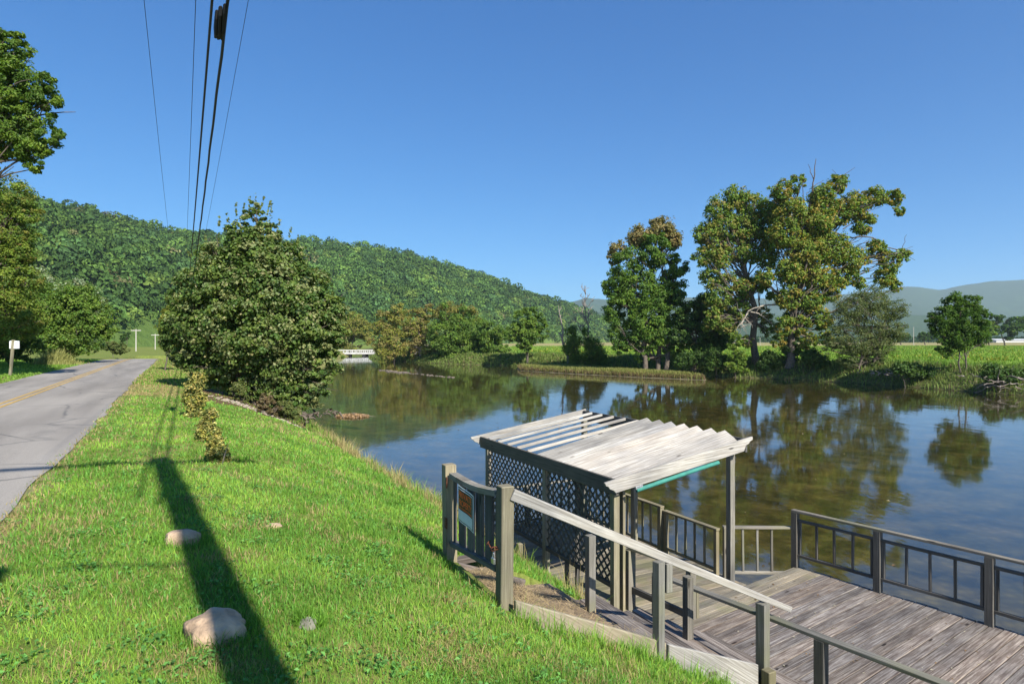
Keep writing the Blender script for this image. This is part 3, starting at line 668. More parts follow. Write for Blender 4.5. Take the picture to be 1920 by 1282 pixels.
# sign
SW, SH = .44, .37
sg = empty('warning_sign', ga + gn * .06 + Vector((0, 0, E - 1.7)), 'black, orange and white private property sign fixed to the gate planks', 'sign')
def sgp(a, z, off=.062): # a along gate 0..1 from left edge of sign
    base = gl_ + gd * (.42 + SW * a) + gn * (off + .006 * math.sin(a * 7)); return Vector((base.x, base.y, E - 1.50 - .03 * a + z * SH - SH))
def panel(name, mat, a0, a1, z0, z1, off, par):
    V = []; n = 8
    for i in range(n + 1):
        k = a0 + (a1 - a0) * i / n
        for z in (z0, z1):
            V.append(sgp(k, z, off))
    V = V + [v - gn * .002 for v in V]; m_ = (n + 1) * 2
    Qf = []
    for i in range(n):
        q = (2 * i, 2 * i + 2, 2 * i + 3, 2 * i + 1); Qf.append(q); Qf.append(tuple(m_ + x for x in q[::-1]))
        Qf.append((2 * i, m_ + 2 * i, m_ + 2 * i + 2, 2 * i + 2)); Qf.append((2 * i + 1, 2 * i + 3, m_ + 2 * i + 3, m_ + 2 * i + 1))
    Qf += [(0, 1, m_ + 1, m_), (2 * n, m_ + 2 * n, m_ + 2 * n + 1, 2 * n + 1)]
    return link(name, raw_mesh(name, V, Qf, mat), par)
S_BLACK = simple('sign_black', (.012, .012, .014), .5, 0, .2); S_WHITE = simple('sign_white', (.72, .74, .74), .5, 0, .05); S_OR = simple('sign_orange', (.92, .12, .03), .5, 0, .1)
panel('sign_board', S_WHITE, 0, 1, 0, 1, .062, sg); panel('border', S_BLACK, .035, .965, .035, .965, .0645, sg)
panel('white_margin', S_WHITE, .065, .935, .065, .935, .067, sg); panel('black_field', S_BLACK, .085, .915, .36, .915, .0695, sg); panel('blank_field', simple('sign_pale', (.6, .66, .66), .5, 0, .05), .085, .915, .085, .34, .0695, sg)
def letters(txt, a0, a1, z0, z1, mat, par):
    cu = bpy.data.curves.new('lettering', 'FONT'); cu.body = txt; cu.size = 1; cu.extrude = 0; cu.offset = .02
    o = bpy.data.objects.new('lettering', cu); COL.objects.link(o); dg = bpy.context.evaluated_depsgraph_get(); me = bpy.data.meshes.new_from_object(o.evaluated_get(dg)); bpy.data.objects.remove(o)
    co = np.array([v.co[:] for v in me.vertices]); mn, mx_ = co.min(0), co.max(0)
    for v in me.vertices:
        a = a0 + (a1 - a0) * (v.co.x - mn[0]) / (mx_[0] - mn[0]); z = z0 + (z1 - z0) * (v.co.y - mn[1]) / (mx_[1] - mn[1]); v.co = sgp(a, z, .0715)
    me.materials.clear(); me.materials.append(mat); me.name = 'lettering'; return link('lettering', me, par)
letters('PRIVATE', .12, .88, .71, .885, S_OR, sg); letters('PROPERTY', .11, .89, .49, .665, S_OR, sg); letters('NO TRESPASSING', .11, .89, .395, .45, S_OR, sg)
# chain and padlock
def torus_link(c, ax, r=.017, th=.0045, el=1.5):
    an = np.linspace(0, 2 * np.pi, 13); ax = Vector(ax).normalized(); u = ax.orthogonal().normalized(); v = ax.cross(u); P = [tuple(Vector(c) + u * math.cos(x) * r * el + v * math.sin(x) * r) for x in an]; return (np.array(P), np.full(13, th))
cz = E - 1.87; c0_ = gr_ - gd * .17 + gn * .06
ch = []
for i in range(7):
    k = i / 6; p = c0_ + gd * (.17 * k) + gn * .02; p.z = cz - .03 * math.sin(math.pi * k); ch.append(torus_link(p, (random.uniform(-1, 1), random.uniform(-1, 1), .6 if i % 2 else -.6)))
tag(tube_obj('chain', ch, RUST, None, 6), 'short rusty chain looped around the right gate post', 'chain')
pl = empty('padlock', (gr_ - gd * .05 + gn * .085) + Vector((0, 0, cz - .12)), 'small silver padlock hanging from the rusty chain on the gate', 'padlock')
p = gr_ - gd * .05 + gn * .085; p.z = cz - .13; MB().board(p - Vector((0, 0, .028)), p + Vector((0, 0, .028)), .025, .06, up=gd).build('lock_body', STEEL, pl, .005)
an = np.linspace(0, np.pi, 12); tube_obj('shackle', [(np.array([tuple(p + gd * math.cos(x) * .02 + Vector((0, 0, .028 + (.06 * math.sin(x))))) for x in an]), np.full(12, .0045))], STEEL, pl)

# ------------------------------------------------------------------ stones
ST1 = simple('tan_sandstone', (.40, .28, .18), .9, 0, .45, 7, 1.0, 28); ST2 = simple('grey_stone', (.19, .185, .14), .9, 0, .35, 9, .6, 30)
def stone(name, c, r, seed, mat, label, cat='rock', group=None, rot=0, sq=1.6):
    bm = bmesh.new(); bmesh.ops.create_icosphere(bm, subdivisions=4, radius=1)
    ca, sa = math.cos(rot), math.sin(rot); V = np.array([v.co[:] for v in bm.verts])
    nz = fbm(V[:, 0] * 1.1 + seed, V[:, 1] * 1.1 + V[:, 2] * .9, seed, 3) - .5; n2 = fbm(V[:, 0] * 5 + seed, V[:, 1] * 5 + V[:, 2] * 4, seed + 4, 3) - .5
    for v, a, b in zip(bm.verts, nz, n2):
        q = v.co * (1 + a * .55 + b * .16); q = Vector((math.copysign(abs(q.x) ** .8, q.x) * r[0], math.copysign(abs(q.y) ** (1.6 / sq), q.y) * r[1], math.copysign(abs(q.z) ** .8, q.z) * r[2]))
        v.co = Vector((q.x * ca - q.y * sa, q.x * sa + q.y * ca, q.z)) + Vector(c)
    me = bpy.data.meshes.new(name); bm.to_mesh(me); bm.free(); me.materials.append(mat)
    for q in me.polygons: q.use_smooth = True
    return tag(link(name, me), label, cat, group)
def on_ground(px, py):
    """walk along the line of sight of a photo point until it meets the ground"""
    d = np.linspace(2, 400, 6000); x = (px - 960) / F * d; z = E - (py - 641) / F * d; g = ground_z(x, d); m = np.where(z < g)[0]
    k = m[0] if len(m) else -1; return Vector((x[k], d[k], g[k]))
p = on_ground(398, 1205); stone('rock', (p.x, p.y + .06, p.z + .025), (.185, .16, .13), 47, ST1, 'large smooth tan boulder half sunk in the lawn, nearest the camera', group='half buried boulders', rot=-.1)
p = on_ground(334, 1026); stone('rock', (p.x, p.y + .08, p.z + .025), (.155, .14, .105), 53, ST1, 'smaller tan boulder farther up the lawn at the edge of the pole shadow', group='half buried boulders', rot=.5)
p = on_ground(576, 1178); stone('rock', (p.x, p.y, p.z + .02), (.06, .05, .045), 5, ST2, 'fist-sized grey-green rock lying alone in the middle of the lawn')
p = on_ground(512, 990); stone('rock', (p.x, p.y, p.z + .01), (.09, .07, .025), 8, ST1, 'flat pale stone barely showing in the lawn, right of the pole shadow')
# ------------------------------------------------------------------ overhead line
WIRE = simple('black_cable', (.012, .012, .013), .6, 0, .1); CONC = simple('weathered_pole_wood', (.3, .27, .23), .9, 0, .2)
up_ = empty('utility_pole', st(.83, -1.5, 2.85), 'wooden utility pole with crossarm behind the viewer, casting its shadow on the lawn', 'utility pole')
b = st(.83, -1.5); tube_obj('pole', [(np.array([(b.x, b.y, 2.4), (b.x, b.y, 7), (b.x, b.y, 12.9)]), np.array([.19, .175, .155]))], CONC, up_, 12)
MB().board(st(-1.15, -1.5, 12.6), st(2.2, -1.5, 12.6), .1, .12).build('crossarm', W_GREY, up_)
MB().board(st(.75, -1.5, 8.6), st(-.75, -1.5, 8.9), .03, .03).build('side_arm', W_GREY, up_); MB().board(st(-.5, -1.5, 8.85), st(-1.1, -1.5, 8.86), .22, .16).build('lamp_head', W_GREY, up_, .02)
def wire(name, label, s0, s1, h0, h1, r, sag, grp, t0=-1.5, t1=96.0, wob=0):
    u = np.linspace(0, 1, 90) ** 1.6; P = []
    for k in u:
        p = st(s0 + (s1 - s0) * k, t0 + (t1 - t0) * k, h0 + (h1 - h0) * k - sag * 4 * k * (1 - k)); P.append((p.x + wob * math.sin(k * 190) * .5, p.y, p.z + wob * math.sin(k * 260 + 1)))
    return tag(tube_obj(name, [(np.array(P), np.full(90, r))], WIRE, None, 6), label, 'cable', grp)
GW = 'overhead lines above the verge'
HP = E + 8.1
wire('power_line', 'thin power line, leftmost of the overhead lines', -.72, -1.05, HP, E + 7.2, .007, .9, GW)
wire('power_line', 'thin power line second from the left, beside the thick black cable', .26, .0, HP, E + 6.6, .008, .9, GW)
wire('power_line', 'thin power line, rightmost of the overhead lines', 1.28, 1.0, HP, E + 7.0, .006, .9, GW)
wire('communication_cable', 'thick straight black overhead cable, left of the one with the splice case', .42, .15, E + 5.9, E + 4.2, .022, .75, GW)
wire('communication_cable', 'thick wavy black overhead cable that carries the splice case', .60, .38, E + 5.6, E + 3.6, .025, .75, GW, wob=.012)
k = .126; p = st(.60 - .22 * k, -1.5 + 97.5 * k, E + 5.6 - 2 * k - 3 * k * (1 - k)); m = MB()
dv = st(0, 1)
for w_s, l_s, x_s in ((.05, 1.0, -.02), (.06, .85, -.075), (.05, .6, -.13)):
    m.prism([p + Vector((x_s, 0, -.0)) - dv * .5 * l_s, p + Vector((x_s, 0, -.13)) - dv * .42 * l_s, p + Vector((x_s, 0, -.3)) - dv * .12 * l_s, p + Vector((x_s, 0, -.27)) + dv * .2 * l_s, p + Vector((x_s, 0, -.1)) + dv * .42 * l_s, p + Vector((x_s, 0, .02)) + dv * .6 * l_s, p + Vector((x_s, 0, .03))], Vector((-w_s, 0, 0)))
tag(m.build('splice_case', BLACK, None, .015), 'black splice case hanging on the thick overhead cable near the top of the view', 'splice case')
# far utility poles beyond the crest of the road
PW = simple('bleached_pole', (.45, .42, .37), .8, 0, .15)
def far_pole(px, pytop, d, label, h=11, r=.17, arm=2.6):
    p = pt(px, pytop, d); e = empty('utility_pole', (p.x, p.y, p.z - h), label, 'utility pole', 'distant utility poles')
    tube_obj('pole', [(np.array([(p.x, p.y, p.z - h), (p.x, p.y, p.z)]), np.array([r, r * .7]))], PW, e, 8)
    if arm: MB().board((p.x - arm / 2, p.y, p.z - .35), (p.x + arm / 2, p.y, p.z - .35), .2, .22).build('crossarm', PW, e, 0)
far_pole(255, 617, 170, 'taller white utility pole with crossarm straight above the end of the road')
far_pole(291, 626, 210, 'shorter white utility pole with crossarm at the end of the road, beside the big tree')
far_pole(1713, 613, 330, 'thin pale pole standing in the far field left of the small leafy tree', 12, .14, 0)
far_pole(1425, 632, 300, 'thin white pole in the field seen between the two large sycamore trunks', 12, .14, 0)

# roadside box on a post
d = 31.0; p = pt(19, 700, d); p.z = gz(p.x, d)
mbx = empty('roadside_box', p, 'white box on a leaning wooden post beside the road at left', 'mailbox')
k = d / F
MB().board(p, pt(25, 637, d), .1, .1, up=(0, 1, 0)).build('post', W_TAN, mbx)
m = MB(); m.board(pt(24, 654, d) + Vector((0, .1, 0)), pt(24, 639, d) + Vector((0, .1, 0)), .38, .2, up=(0, 1, 0)); m.build('box', simple('white_enamel', (.75, .75, .73), .5, 0, .06), mbx, .02)

# bridge ---------------------------------------------------------------
br = empty('bridge', (-50, 212, 0), 'long low white concrete road bridge over the river in the distance', 'bridge')
CON = simple('white_concrete', (.4, .39, .37), .8, 0, .2, .8)
b0, b1 = pt(600, 660, 205), pt(722, 660, 222); up = Vector((0, 0, 1))
m = MB(); m.board(b0 - up * .35, b1 - up * .35, 8, .55); m.build('deck_slab', CON, br, 0)
for off in (-3.9, 3.9):
    o = Vector((.13, -1, 0)).normalized() * off; MB().board(b0 + up * .62 + o, b1 + up * .62 + o, .2, .22).build('parapet_rail', CON, br, 0)
    for i in range(15):
        q = b0.lerp(b1, (i + .5) / 15) + o; MB().board(q - up * .07, q + up * .51, .25, .25, up=(0, 1, 0)).build('parapet_post', CON, br, 0)
for k in (.12, .42, .68, .95):
    q = b0.lerp(b1, k); MB().board((q.x, q.y - 3, .05), (q.x, q.y + 3, .05), .8, (q.z - .64 - .05) * 2).build('pier', CON, br, 0)

# distant farm sheds
SH_ = simple('white_sheet_metal', (.5, .5, .5), .6, 0, .1)
def shed(px0, px1, py0, py1, d, label):
    a, b = pt(px0, py1, d), pt(px1, py1, d); h = (py1 - py0) / F * d; e = empty('farm_shed', a.lerp(b, .5), label, 'shed', 'farm sheds beyond the field')
    dy = Vector((0, 14, 0)); m = MB()
    m.prism([a, b, b + up * h * .6, a + up * h * .6], dy); m.build('wall', simple('pale_wall', (.5, .5, .48), .8), e, 0)
    c = (a + dy * .5) + up * h * 1.0; m = MB()
    m.prism([a + up * h * .6 - Vector((0, .5, 0)), a + up * h * .6 + dy + Vector((0, .5, 0)), c], b - a); m.build('roof', SH_, e, 0)
shed(1868, 1935, 635, 642, 420, 'long low white-roofed farm shed at the far right edge beyond the field')
# small pale houses at the foot of the hill
for (x0, x1, y0, y1, lb) in ((263, 270, 612, 617, 'small white house at the foot of the wooded hill, behind the taller roadside pole'), (281, 290, 616, 621, 'low white farmhouse at the hill foot between the two roadside poles')):
    shed(x0, x1, y0, y1, 380, lb)

# ------------------------------------------------------------------ hills
def hillmat(name, c1, c2, sc):
    m, n, out = newmat(name); L = n.links.new; g = N(n, 'ShaderNodeNewGeometry')
    a = N(n, 'ShaderNodeTexNoise', Scale=sc, Detail=8.0, Roughness=.7); L(g.outputs['Position'], a.inputs[0])
    r = ramp(n, a.outputs[0], [(.35, c1), (.65, c2)]); b = N(n, 'ShaderNodeBsdfPrincipled'); b.inputs['Roughness'].default_value = 1; b.inputs['Specular IOR Level'].default_value = 0
    L(r.outputs[0], b.inputs['Base Color']); bp = N(n, 'ShaderNodeBump', Strength=1.0, Distance=6.0); L(a.outputs[0], bp.inputs['Height']); L(bp.outputs[0], b.inputs['Normal']); L(b.outputs[0], out.inputs[0]); return m
RX = [-700, -300, -60, 60, 150, 240, 330, 400, 560, 640, 760, 850, 920, 1000, 1060, 1105, 1148, 1190]
RY = [350, 352, 360, 366, 385, 408, 430, 437, 447, 453, 472, 497, 519, 551, 564, 582, 606, 640]
RD = [430, 470, 530, 560, 590, 620, 650, 690, 780, 830, 900, 960, 1010, 1080, 1130, 1180, 1230, 1260]
FD = [150, 170, 200, 230, 270, 300, 330, 350, 420, 460, 540, 620, 700, 800, 900, 1000, 1150, 1230]
def hill_pt(px, v):
    px = np.asarray(px, float); v = np.asarray(v, float)
    dr = np.interp(px, RX, RD); df = np.interp(px, RX, FD); zr = E + (641 - np.interp(px, RX, RY)) / F * dr - 9
    d = df + (dr - df) * v; k = np.where(v <= 1, np.clip(v, 0, 1) ** .85, 1 - (v - 1) * 1.2)
    x = (px - 960) / F * d; rav = (fbm(x / 90, d / 130, 55) - .5) * 2; z = 2.4 + (zr - 2.4) * k + rav * 15 * np.sin(np.pi * np.clip(v, 0, 1)) * np.clip((zr - 3) / 60, 0, 1)
    return x, d, z
pxs = np.arange(-700, 1200, 10.0); vs = np.linspace(0, 1.7, 36); GX, GV = np.meshgrid(pxs, vs); x, y, z = hill_pt(GX.ravel(), GV.ravel()); n0 = len(pxs)
i = np.arange(len(vs) - 1)[:, None] * n0; j = np.arange(n0 - 1)[None]; Qh = np.stack([i + j, i + j + 1, i + n0 + j + 1, i + n0 + j], -1).reshape(-1, 4)
tag(link('hill', raw_mesh('hill', np.stack([x, y, np.where(GV.ravel() == 0, -2, z)], 1), Qh, hillmat('hill_soil', (.07, .12, .03), (.14, .2, .05), .05), smooth=True)), kind='structure')
rng = np.random.default_rng(17)
def crown_field(P, R, cols, nq, rng, qs=.3, bright=1.0):
    """many tree crowns in one mesh: a rounded dome of leaf-clump faces for each"""
    n = len(P); ci = np.repeat(np.arange(n), nq); d = rng.normal(size=(n * nq, 3)); d /= np.linalg.norm(d, axis=1, keepdims=True); d[:, 2] = np.abs(d[:, 2]) * 1.1 - .25
    lump = rng.uniform(.75, 1.12, (n, 9)); li = ((np.arctan2(d[:, 1], d[:, 0]) / (2 * np.pi) * 4 + 4).astype(int) % 4) + (d[:, 2] > .45) * 4
    rr = lump[ci, li] * rng.uniform(.86, 1.05, n * nq)
    C = P[ci] + d * rr[:, None] * R[ci][:, None] * np.array([1, 1, .85]); nr = d + rng.normal(0, .38, d.shape)
    V, Q_ = leaf_quads(C, nr, R[ci] * qs * rng.uniform(.7, 1.4, len(ci)), rng, .8); c = cols[ci] * rng.uniform(.6, 1.4, (len(ci), 1)); return V, Q_, np.repeat(c, 4, 0)
n = 11500; px = rng.uniform(-420, 1185, n); v = rng.random(n) ** .8 * 1.04
x, y, z = hill_pt(px, v); keep = ~((px > 205) & (px < 325) & (v < .055)) & (rng.random(n) < np.interp(px, [-400, 300, 700, 1185], [.55, .75, 1, 1])); x, y, z, v, px = [q[keep] for q in (x, y, z, v, px)]; n = len(x)
R = (3.2 + 7.5 * rng.random(n) ** 2.4) * np.interp(px, [-400, 600, 1185], [.92, 1.0, 1.15]); pal = np.array([(.045, .09, .022), (.06, .115, .026), (.08, .14, .028), (.05, .10, .032), (.11, .165, .034), (.12, .12, .05)])
ptn = fbm(x / 45, y / 45, 91); pi_ = rng.choice(6, n, p=[.3, .27, .2, .15, .065, .015]); cols = pal[pi_] * (1.15 + .9 * (ptn[:, None] - .5)) * rng.uniform(.75, 1.25, (n, 1))
V, Q_, c = crown_field(np.stack([x, y, z + R * rng.uniform(.1, .9, n)], 1), R, cols, 90, rng, .27)
tag(link('forest', raw_mesh('forest', V, Q_, FAR_LEAF, col=c)), label=None, kind='stuff')
def mountain(px, py, d0, d1, name, c1, c2, seed):
    xs = np.arange(px[0], px[-1] + 1, 12.0); vv = np.linspace(0, 1.22, 24); A, B = np.meshgrid(xs, vv); A = A.ravel(); B = B.ravel()
    d = d0 + (d1 - d0) * B; zr = E + (641 - np.interp(A, px, py)) / F * d1; x = (A - 960) / F * d
    r = (fbm(x / 420, d / 900, seed) - .5); k = np.where(B <= 1, B ** 1.25, 1 - (B - 1)); z = zr * k + r * zr * .55 * np.sin(np.pi * np.clip(B, 0, 1)) - 30 * (B == 0) + (fbm(x / 60, d / 60, seed + 2) - .5) * 14 * np.clip(B, 0, 1)
    m0 = len(xs); i = np.arange(len(vv) - 1)[:, None] * m0; j = np.arange(m0 - 1)[None]; q = np.stack([i + j, i + j + 1, i + m0 + j + 1, i + m0 + j], -1).reshape(-1, 4)
    tag(link(name, raw_mesh(name, np.stack([x, d, z], 1), q, hillmat(name + '_woods', c1, c2, .02), smooth=True)), kind='structure')
mountain([980, 1050, 1100, 1150, 1250, 1400, 1550, 1640, 1696, 1725, 1764, 1792, 1851, 1920, 2050, 2200], [585, 572, 557, 563, 556, 560, 553, 546, 536, 537, 543, 536, 527, 523, 518, 526], 3800, 6000, 'mountains', (.03, .055, .02), (.05, .085, .03), 61)
mountain([900, 1020, 1120, 1250, 1450, 1600, 1700, 1800, 1860, 1920, 2100, 2500], [622, 598, 585, 600, 590, 598, 588, 592, 598, 590, 580, 588], 2300, 3300, 'foothills', (.03, .055, .02), (.05, .085, .025), 67)

# ------------------------------------------------------------------ far field edge tree line (reads as one mass) and individual far trees
n = 900; px = rng.uniform(1170, 2150, n); d = rng.uniform(640, 900, n); x = (px - 960) / F * d; R = rng.uniform(3.2, 6, n); z = 2.5 + R * .7
cols = np.array([(.035, .07, .03)]) * rng.uniform(.8, 1.6, (n, 1)); V, Q_, c = crown_field(np.stack([x, d, z], 1), R, cols, 70, rng, .33); tag(link('tree_line', raw_mesh('tree_line', V, Q_, FAR_LEAF, col=c)), kind='stuff')
G_DK = [(.04, .085, .018), (.08, .145, .025)]; G_MID = [(.08, .15, .022), (.15, .235, .032)]; G_BR = [(.12, .2, .025), (.19, .27, .04)]; G_OL = [(.15, .18, .03), (.24, .25, .045)]
def T(name, base, d, blobs, nl, leaf, cols, seed, label, z=None, **kw):
    p = pt(base, 641, d); zb = gz(p.x, p.y) if z is None else z
    bl = [pb(*b[:3], d + (b[3] if len(b) > 3 else 0), ry=b[2] * .9) for b in blobs]
    return make_tree(name, (p.x, p.y, zb), bl, nl, leaf, cols, seed, label, **kw)
GB = 'trees on the far river bank'; GF = 'trees around the far bend of the river'
# far bend, left to right
T('leafy_tree', 655, 232, [(640, 618, 30), (668, 612, 28), (690, 628, 22), (655, 640, 22)], 9000, .6, G_OL, 101, 'yellow-green tree behind the white bridge', trunk_r=.3, limbs=10, group=GF, accent=(.2, .17, .05), acc_frac=.25)
T('leafy_tree', 738, 150, [(728, 600, 26), (745, 588, 22), (715, 630, 26), (742, 640, 30), (726, 660, 26)], 14000, .42, G_OL, 102, 'olive and brown tree at the water edge just right of the bridge', trunk_r=.3, limbs=16, group=GF, accent=(.27, .22, .08), acc_frac=.3)
T('leafy_tree', 788, 150, [(782, 600, 24), (800, 588, 20), (775, 630, 28), (800, 635, 28), (788, 662, 24)], 13000, .42, G_OL, 103, 'brownish leafy tree with bare pale twigs, second right of the bridge', trunk_r=.3, limbs=30, bark=BARK_PALE, group=GF, accent=(.26, .2, .09), acc_frac=.35)
T('leafy_tree', 862, 142, [(845, 592, 30), (872, 600, 30), (835, 625, 34), (885, 628, 36), (860, 650, 40), (905, 650, 26), (838, 662, 22)], 26000, .42, G_MID, 104, 'broad green tree with a rusty top, largest at the far bend', trunk_r=.4, limbs=24, group=GF, accent=(.26, .19, .06), acc_frac=.5, acc_top=.7)
T('leafy_tree', 925, 136, [(915, 618, 20), (932, 630, 22), (918, 650, 24), (938, 655, 20), (925, 672, 16)], 9000, .4, G_MID, 105, 'smaller green tree leaning over the water, right of the broad rusty-topped tree', trunk_r=.2, limbs=16, group=GF)
T('leafy_tree', 988, 122, [(975, 600, 18), (995, 592, 18), (1010, 605, 16), (965, 622, 18), (990, 618, 24), (1015, 625, 15), (985, 640, 20)], 11000, .4, G_MID, 106, 'round green tree standing alone on the grass by the path at the far bend', trunk_r=.25, limbs=16, group=GF)
# dead trees
def dead_tree(px0, py1, px1, d, label, seed, r=.2, nb=9, spread=.35, bark=DEADWOOD, z=None):
    rng = np.random.default_rng(seed); b = pt(px0, 641, d); zb = gz(b.x, b.y) - .2; top = pt(px1, py1, d); e = empty('dead_tree', (b.x, b.y, zb), label, 'dead tree', 'bare dead trees on the far bank')
    P, R = curve_path((b.x, b.y, zb), tuple(top), r, r * .12, 12, .02, 0, rng); paths = [(P, R)]; H = top.z - zb
    for k in range(nb):
        i = rng.integers(4, 11); a = rng.uniform(0, 6.28); l = H * rng.uniform(.12, .34) * (1.15 - i / 14)
        q = P[i] + np.array([math.cos(a) * l * spread * 1.7, math.sin(a) * l * .6, l * .85]); br_ = curve_path(P[i], q, max(R[i] * .55, .07), .03, 7, .08, .04, rng); paths.append(br_)
        for _ in range(4):
            s0 = br_[0][rng.integers(2, 6)]; paths.append(curve_path(s0, s0 + rng.normal(0, .25, 3) * l * .7 + np.array([0, 0, l * .28]), .055, .025, 5, .1, 0, rng))
    tube_obj('trunk', paths, bark, e, 6); return e
dead_tree(1070, 572, 1047, 108, 'short thick leaning dead trunk on the far bank, left of the tall bare one', 5, .32, 5)
dead_tree(1106, 538, 1098, 108, 'tall bare dead tree with thin twigs on the far bank', 6, .24, 16, .5)
for (bx, bl, sd, lb) in ((1078, [(1072, 620, 11), (1078, 640, 15), (1066, 655, 13), (1082, 668, 15), (1074, 682, 12)], 201, 'dark narrow shrub behind the leaning dead trunk'), (1108, [(1098, 622, 11), (1108, 645, 18), (1120, 660, 18), (1102, 670, 16), (1130, 672, 14), (1112, 684, 14)], 202, 'dark green shrub around the foot of the tall bare tree')):
    T('shrub', bx, 107, bl, 6500, .26, G_MID, sd, lb, cat='shrub', trunk_r=.1, limbs=14, sub=.5, shell=.2, per=24)
# right hand group
T('leafy_tree', 1222, 92, [(1175, 500, 34), (1225, 470, 34), (1262, 500, 28), (1160, 540, 30), (1200, 545, 44), (1250, 545, 36), (1165, 585, 34), (1215, 600, 44), (1262, 590, 30), (1190, 628, 30), (1245, 630, 30), (1165, 645, 20), (1205, 662, 18), (1262, 655, 20), (1150, 620, 16)], 52000, .34, [(.06, .125, .018), (.13, .22, .026)], 111,
  'dense green tree with brown thinning top, left in the tall group on the far bank', trunk_r=.42, limbs=40, stems=[(-1.0, 0), (.9, .3), (1.8, -.3)], group=GB, sub=.27)
T('leafy_tree', 1205, 94, [(1160, 470, 18), (1200, 445, 24), (1240, 432, 24), (1262, 450, 18), (1150, 485, 14), (1232, 420, 12)], 9000, .36, [(.18, .17, .05), (.26, .22, .09)], 112, 'brown-topped sparse tree rising behind the dense green tree', trunk_r=.3, limbs=36, group=GB, accent=(.26, .2, .08), acc_frac=.18, sub=.36, per=22)
T('leafy_tree', 1305, 90, [(1290, 590, 28), (1330, 575, 30), (1300, 625, 30), (1345, 610, 32), (1275, 630, 22), (1322, 645, 24), (1352, 640, 18)], 26000, .34, G_DK, 113, 'dark low-branching tree filling the gap left of the tall sycamore', trunk_r=.3, limbs=30, stems=[(-.4, 0), (1.0, .2)], group=GB)
SYC = [(.10, .18, .026), (.2, .275, .042)]
T('sycamore', 1420, 86, [(1345, 395, 26), (1378, 372, 24), (1405, 385, 26), (1440, 395, 26), (1325, 440, 26), (1360, 430, 32), (1400, 425, 30), (1440, 440, 28), (1318, 480, 20), (1350, 480, 28), (1395, 470, 26), (1435, 480, 26), (1335, 520, 24), (1370, 530, 22), (1425, 530, 20), (1345, 560, 24), (1385, 575, 22), (1430, 590, 16), (1365, 612, 22), (1335, 600, 20), (1440, 615, 16), (1400, 640, 14), (1395, 540, 22), (1450, 555, 16)],
  40000, .34, SYC, 121, 'tall pale-limbed sycamore with a leaning trunk, left of the two tallest trees', trunk_r=.5, limbs=80, bark=BARK, group=GB, accent=(.30, .23, .07), acc_frac=.16, sub=.33, per=26, twig=.05, fmin=.3, limb_r=.32, trunk_top=tuple(pt(1395, 400, 86)))
T('sycamore', 1480, 82, [(1465, 360, 22), (1495, 345, 18), (1540, 370, 26), (1570, 345, 18), (1600, 385, 26), (1640, 370, 22), (1675, 372, 18), (1690, 395, 11), (1480, 400, 30), (1530, 420, 34), (1570, 400, 26), (1620, 420, 22), (1470, 440, 30), (1510, 470, 34), (1560, 465, 32), (1600, 490, 28), (1645, 465, 18), (1670, 490, 22), (1695, 478, 13), (1660, 520, 20), (1680, 535, 13), (1480, 510, 28), (1530, 520, 30), (1575, 520, 22), (1480, 560, 26), (1520, 565, 24), (1555, 550, 20), (1470, 610, 20), (1500, 610, 20), (1540, 600, 20), (1460, 640, 14), (1515, 640, 18), (1550, 635, 14), (1435, 520, 18), (1610, 530, 14)],
  60000, .34, [(.095, .17, .024), (.21, .275, .04)], 122, 'tallest sycamore, wide ragged yellowing crown and bare twigs at its top', trunk_r=.55, limbs=110, bark=BARK, group=GB, accent=(.33, .24, .05), acc_frac=.22, sub=.33, per=26, twig=.05, fmin=.3, limb_r=.32, trunk_top=tuple(pt(1525, 360, 82)))
e = empty('dead_limb', pt(1524, 430, 82), 'bare dead leader and twigs sticking up above the crown of the tallest sycamore', 'dead branch', 'bare limbs of the sycamores'); rg = np.random.default_rng(9)
lead = [((1522, 440), (1524, 350), .16, .09), ((1524, 350), (1530, 298), .09, .035), ((1526, 338), (1515, 308), .06, .025), ((1524, 350), (1545, 338), .05, .02), ((1524, 400), (1575, 335), .1, .05), ((1575, 335), (1603, 314), .05, .02), ((1575, 335), (1560, 318), .04, .02), ((1524, 420), (1690, 470), .12, .06), ((1690, 470), (1712, 462), .05, .02), ((1690, 470), (1716, 488), .05, .02), ((1690, 470), (1700, 440), .04, .02)]
tube_obj('limb', [curve_path(pt(*a, 82), pt(*b, 82), r0, r1, 8, .04, 0, rg) for a, b, r0, r1 in lead], BARK, e, 6)
for (bx, d, bl, sd, lb) in ((1300, 88, [(1290, 672, 16), (1310, 668, 14), (1275, 678, 12)], 161, 'low dark shrub on the bank behind the tip of the grassy spit'), (1345, 86, [(1340, 668, 16), (1352, 676, 14), (1330, 682, 12)], 162, 'round dark shrub just left of the hanging vine shrub'),
        (1445, 83, [(1440, 672, 15), (1455, 680, 15), (1430, 684, 11)], 163, 'low shrub filling the gap between the two sycamore trunks'), (1530, 79, [(1520, 668, 16), (1538, 678, 15), (1550, 684, 10)], 164, 'leafy shrub right of the ivy-covered sycamore trunk'),
        (1700, 66, [(1690, 690, 14), (1715, 696, 16), (1740, 700, 12)], 165, 'low weedy shrub on the bank between the feathery tree and the small round tree'), (1870, 58, [(1860, 700, 18), (1890, 704, 20), (1915, 706, 16)], 166, 'dark brambly shrub behind the driftwood at the far right')):
    T('bank_shrub', bx, d, bl, 5200, .26, G_DK, sd, lb, cat='shrub', trunk_r=.06, limbs=8, sub=.45, shell=.25, per=26, group='low shrubs on the far bank')
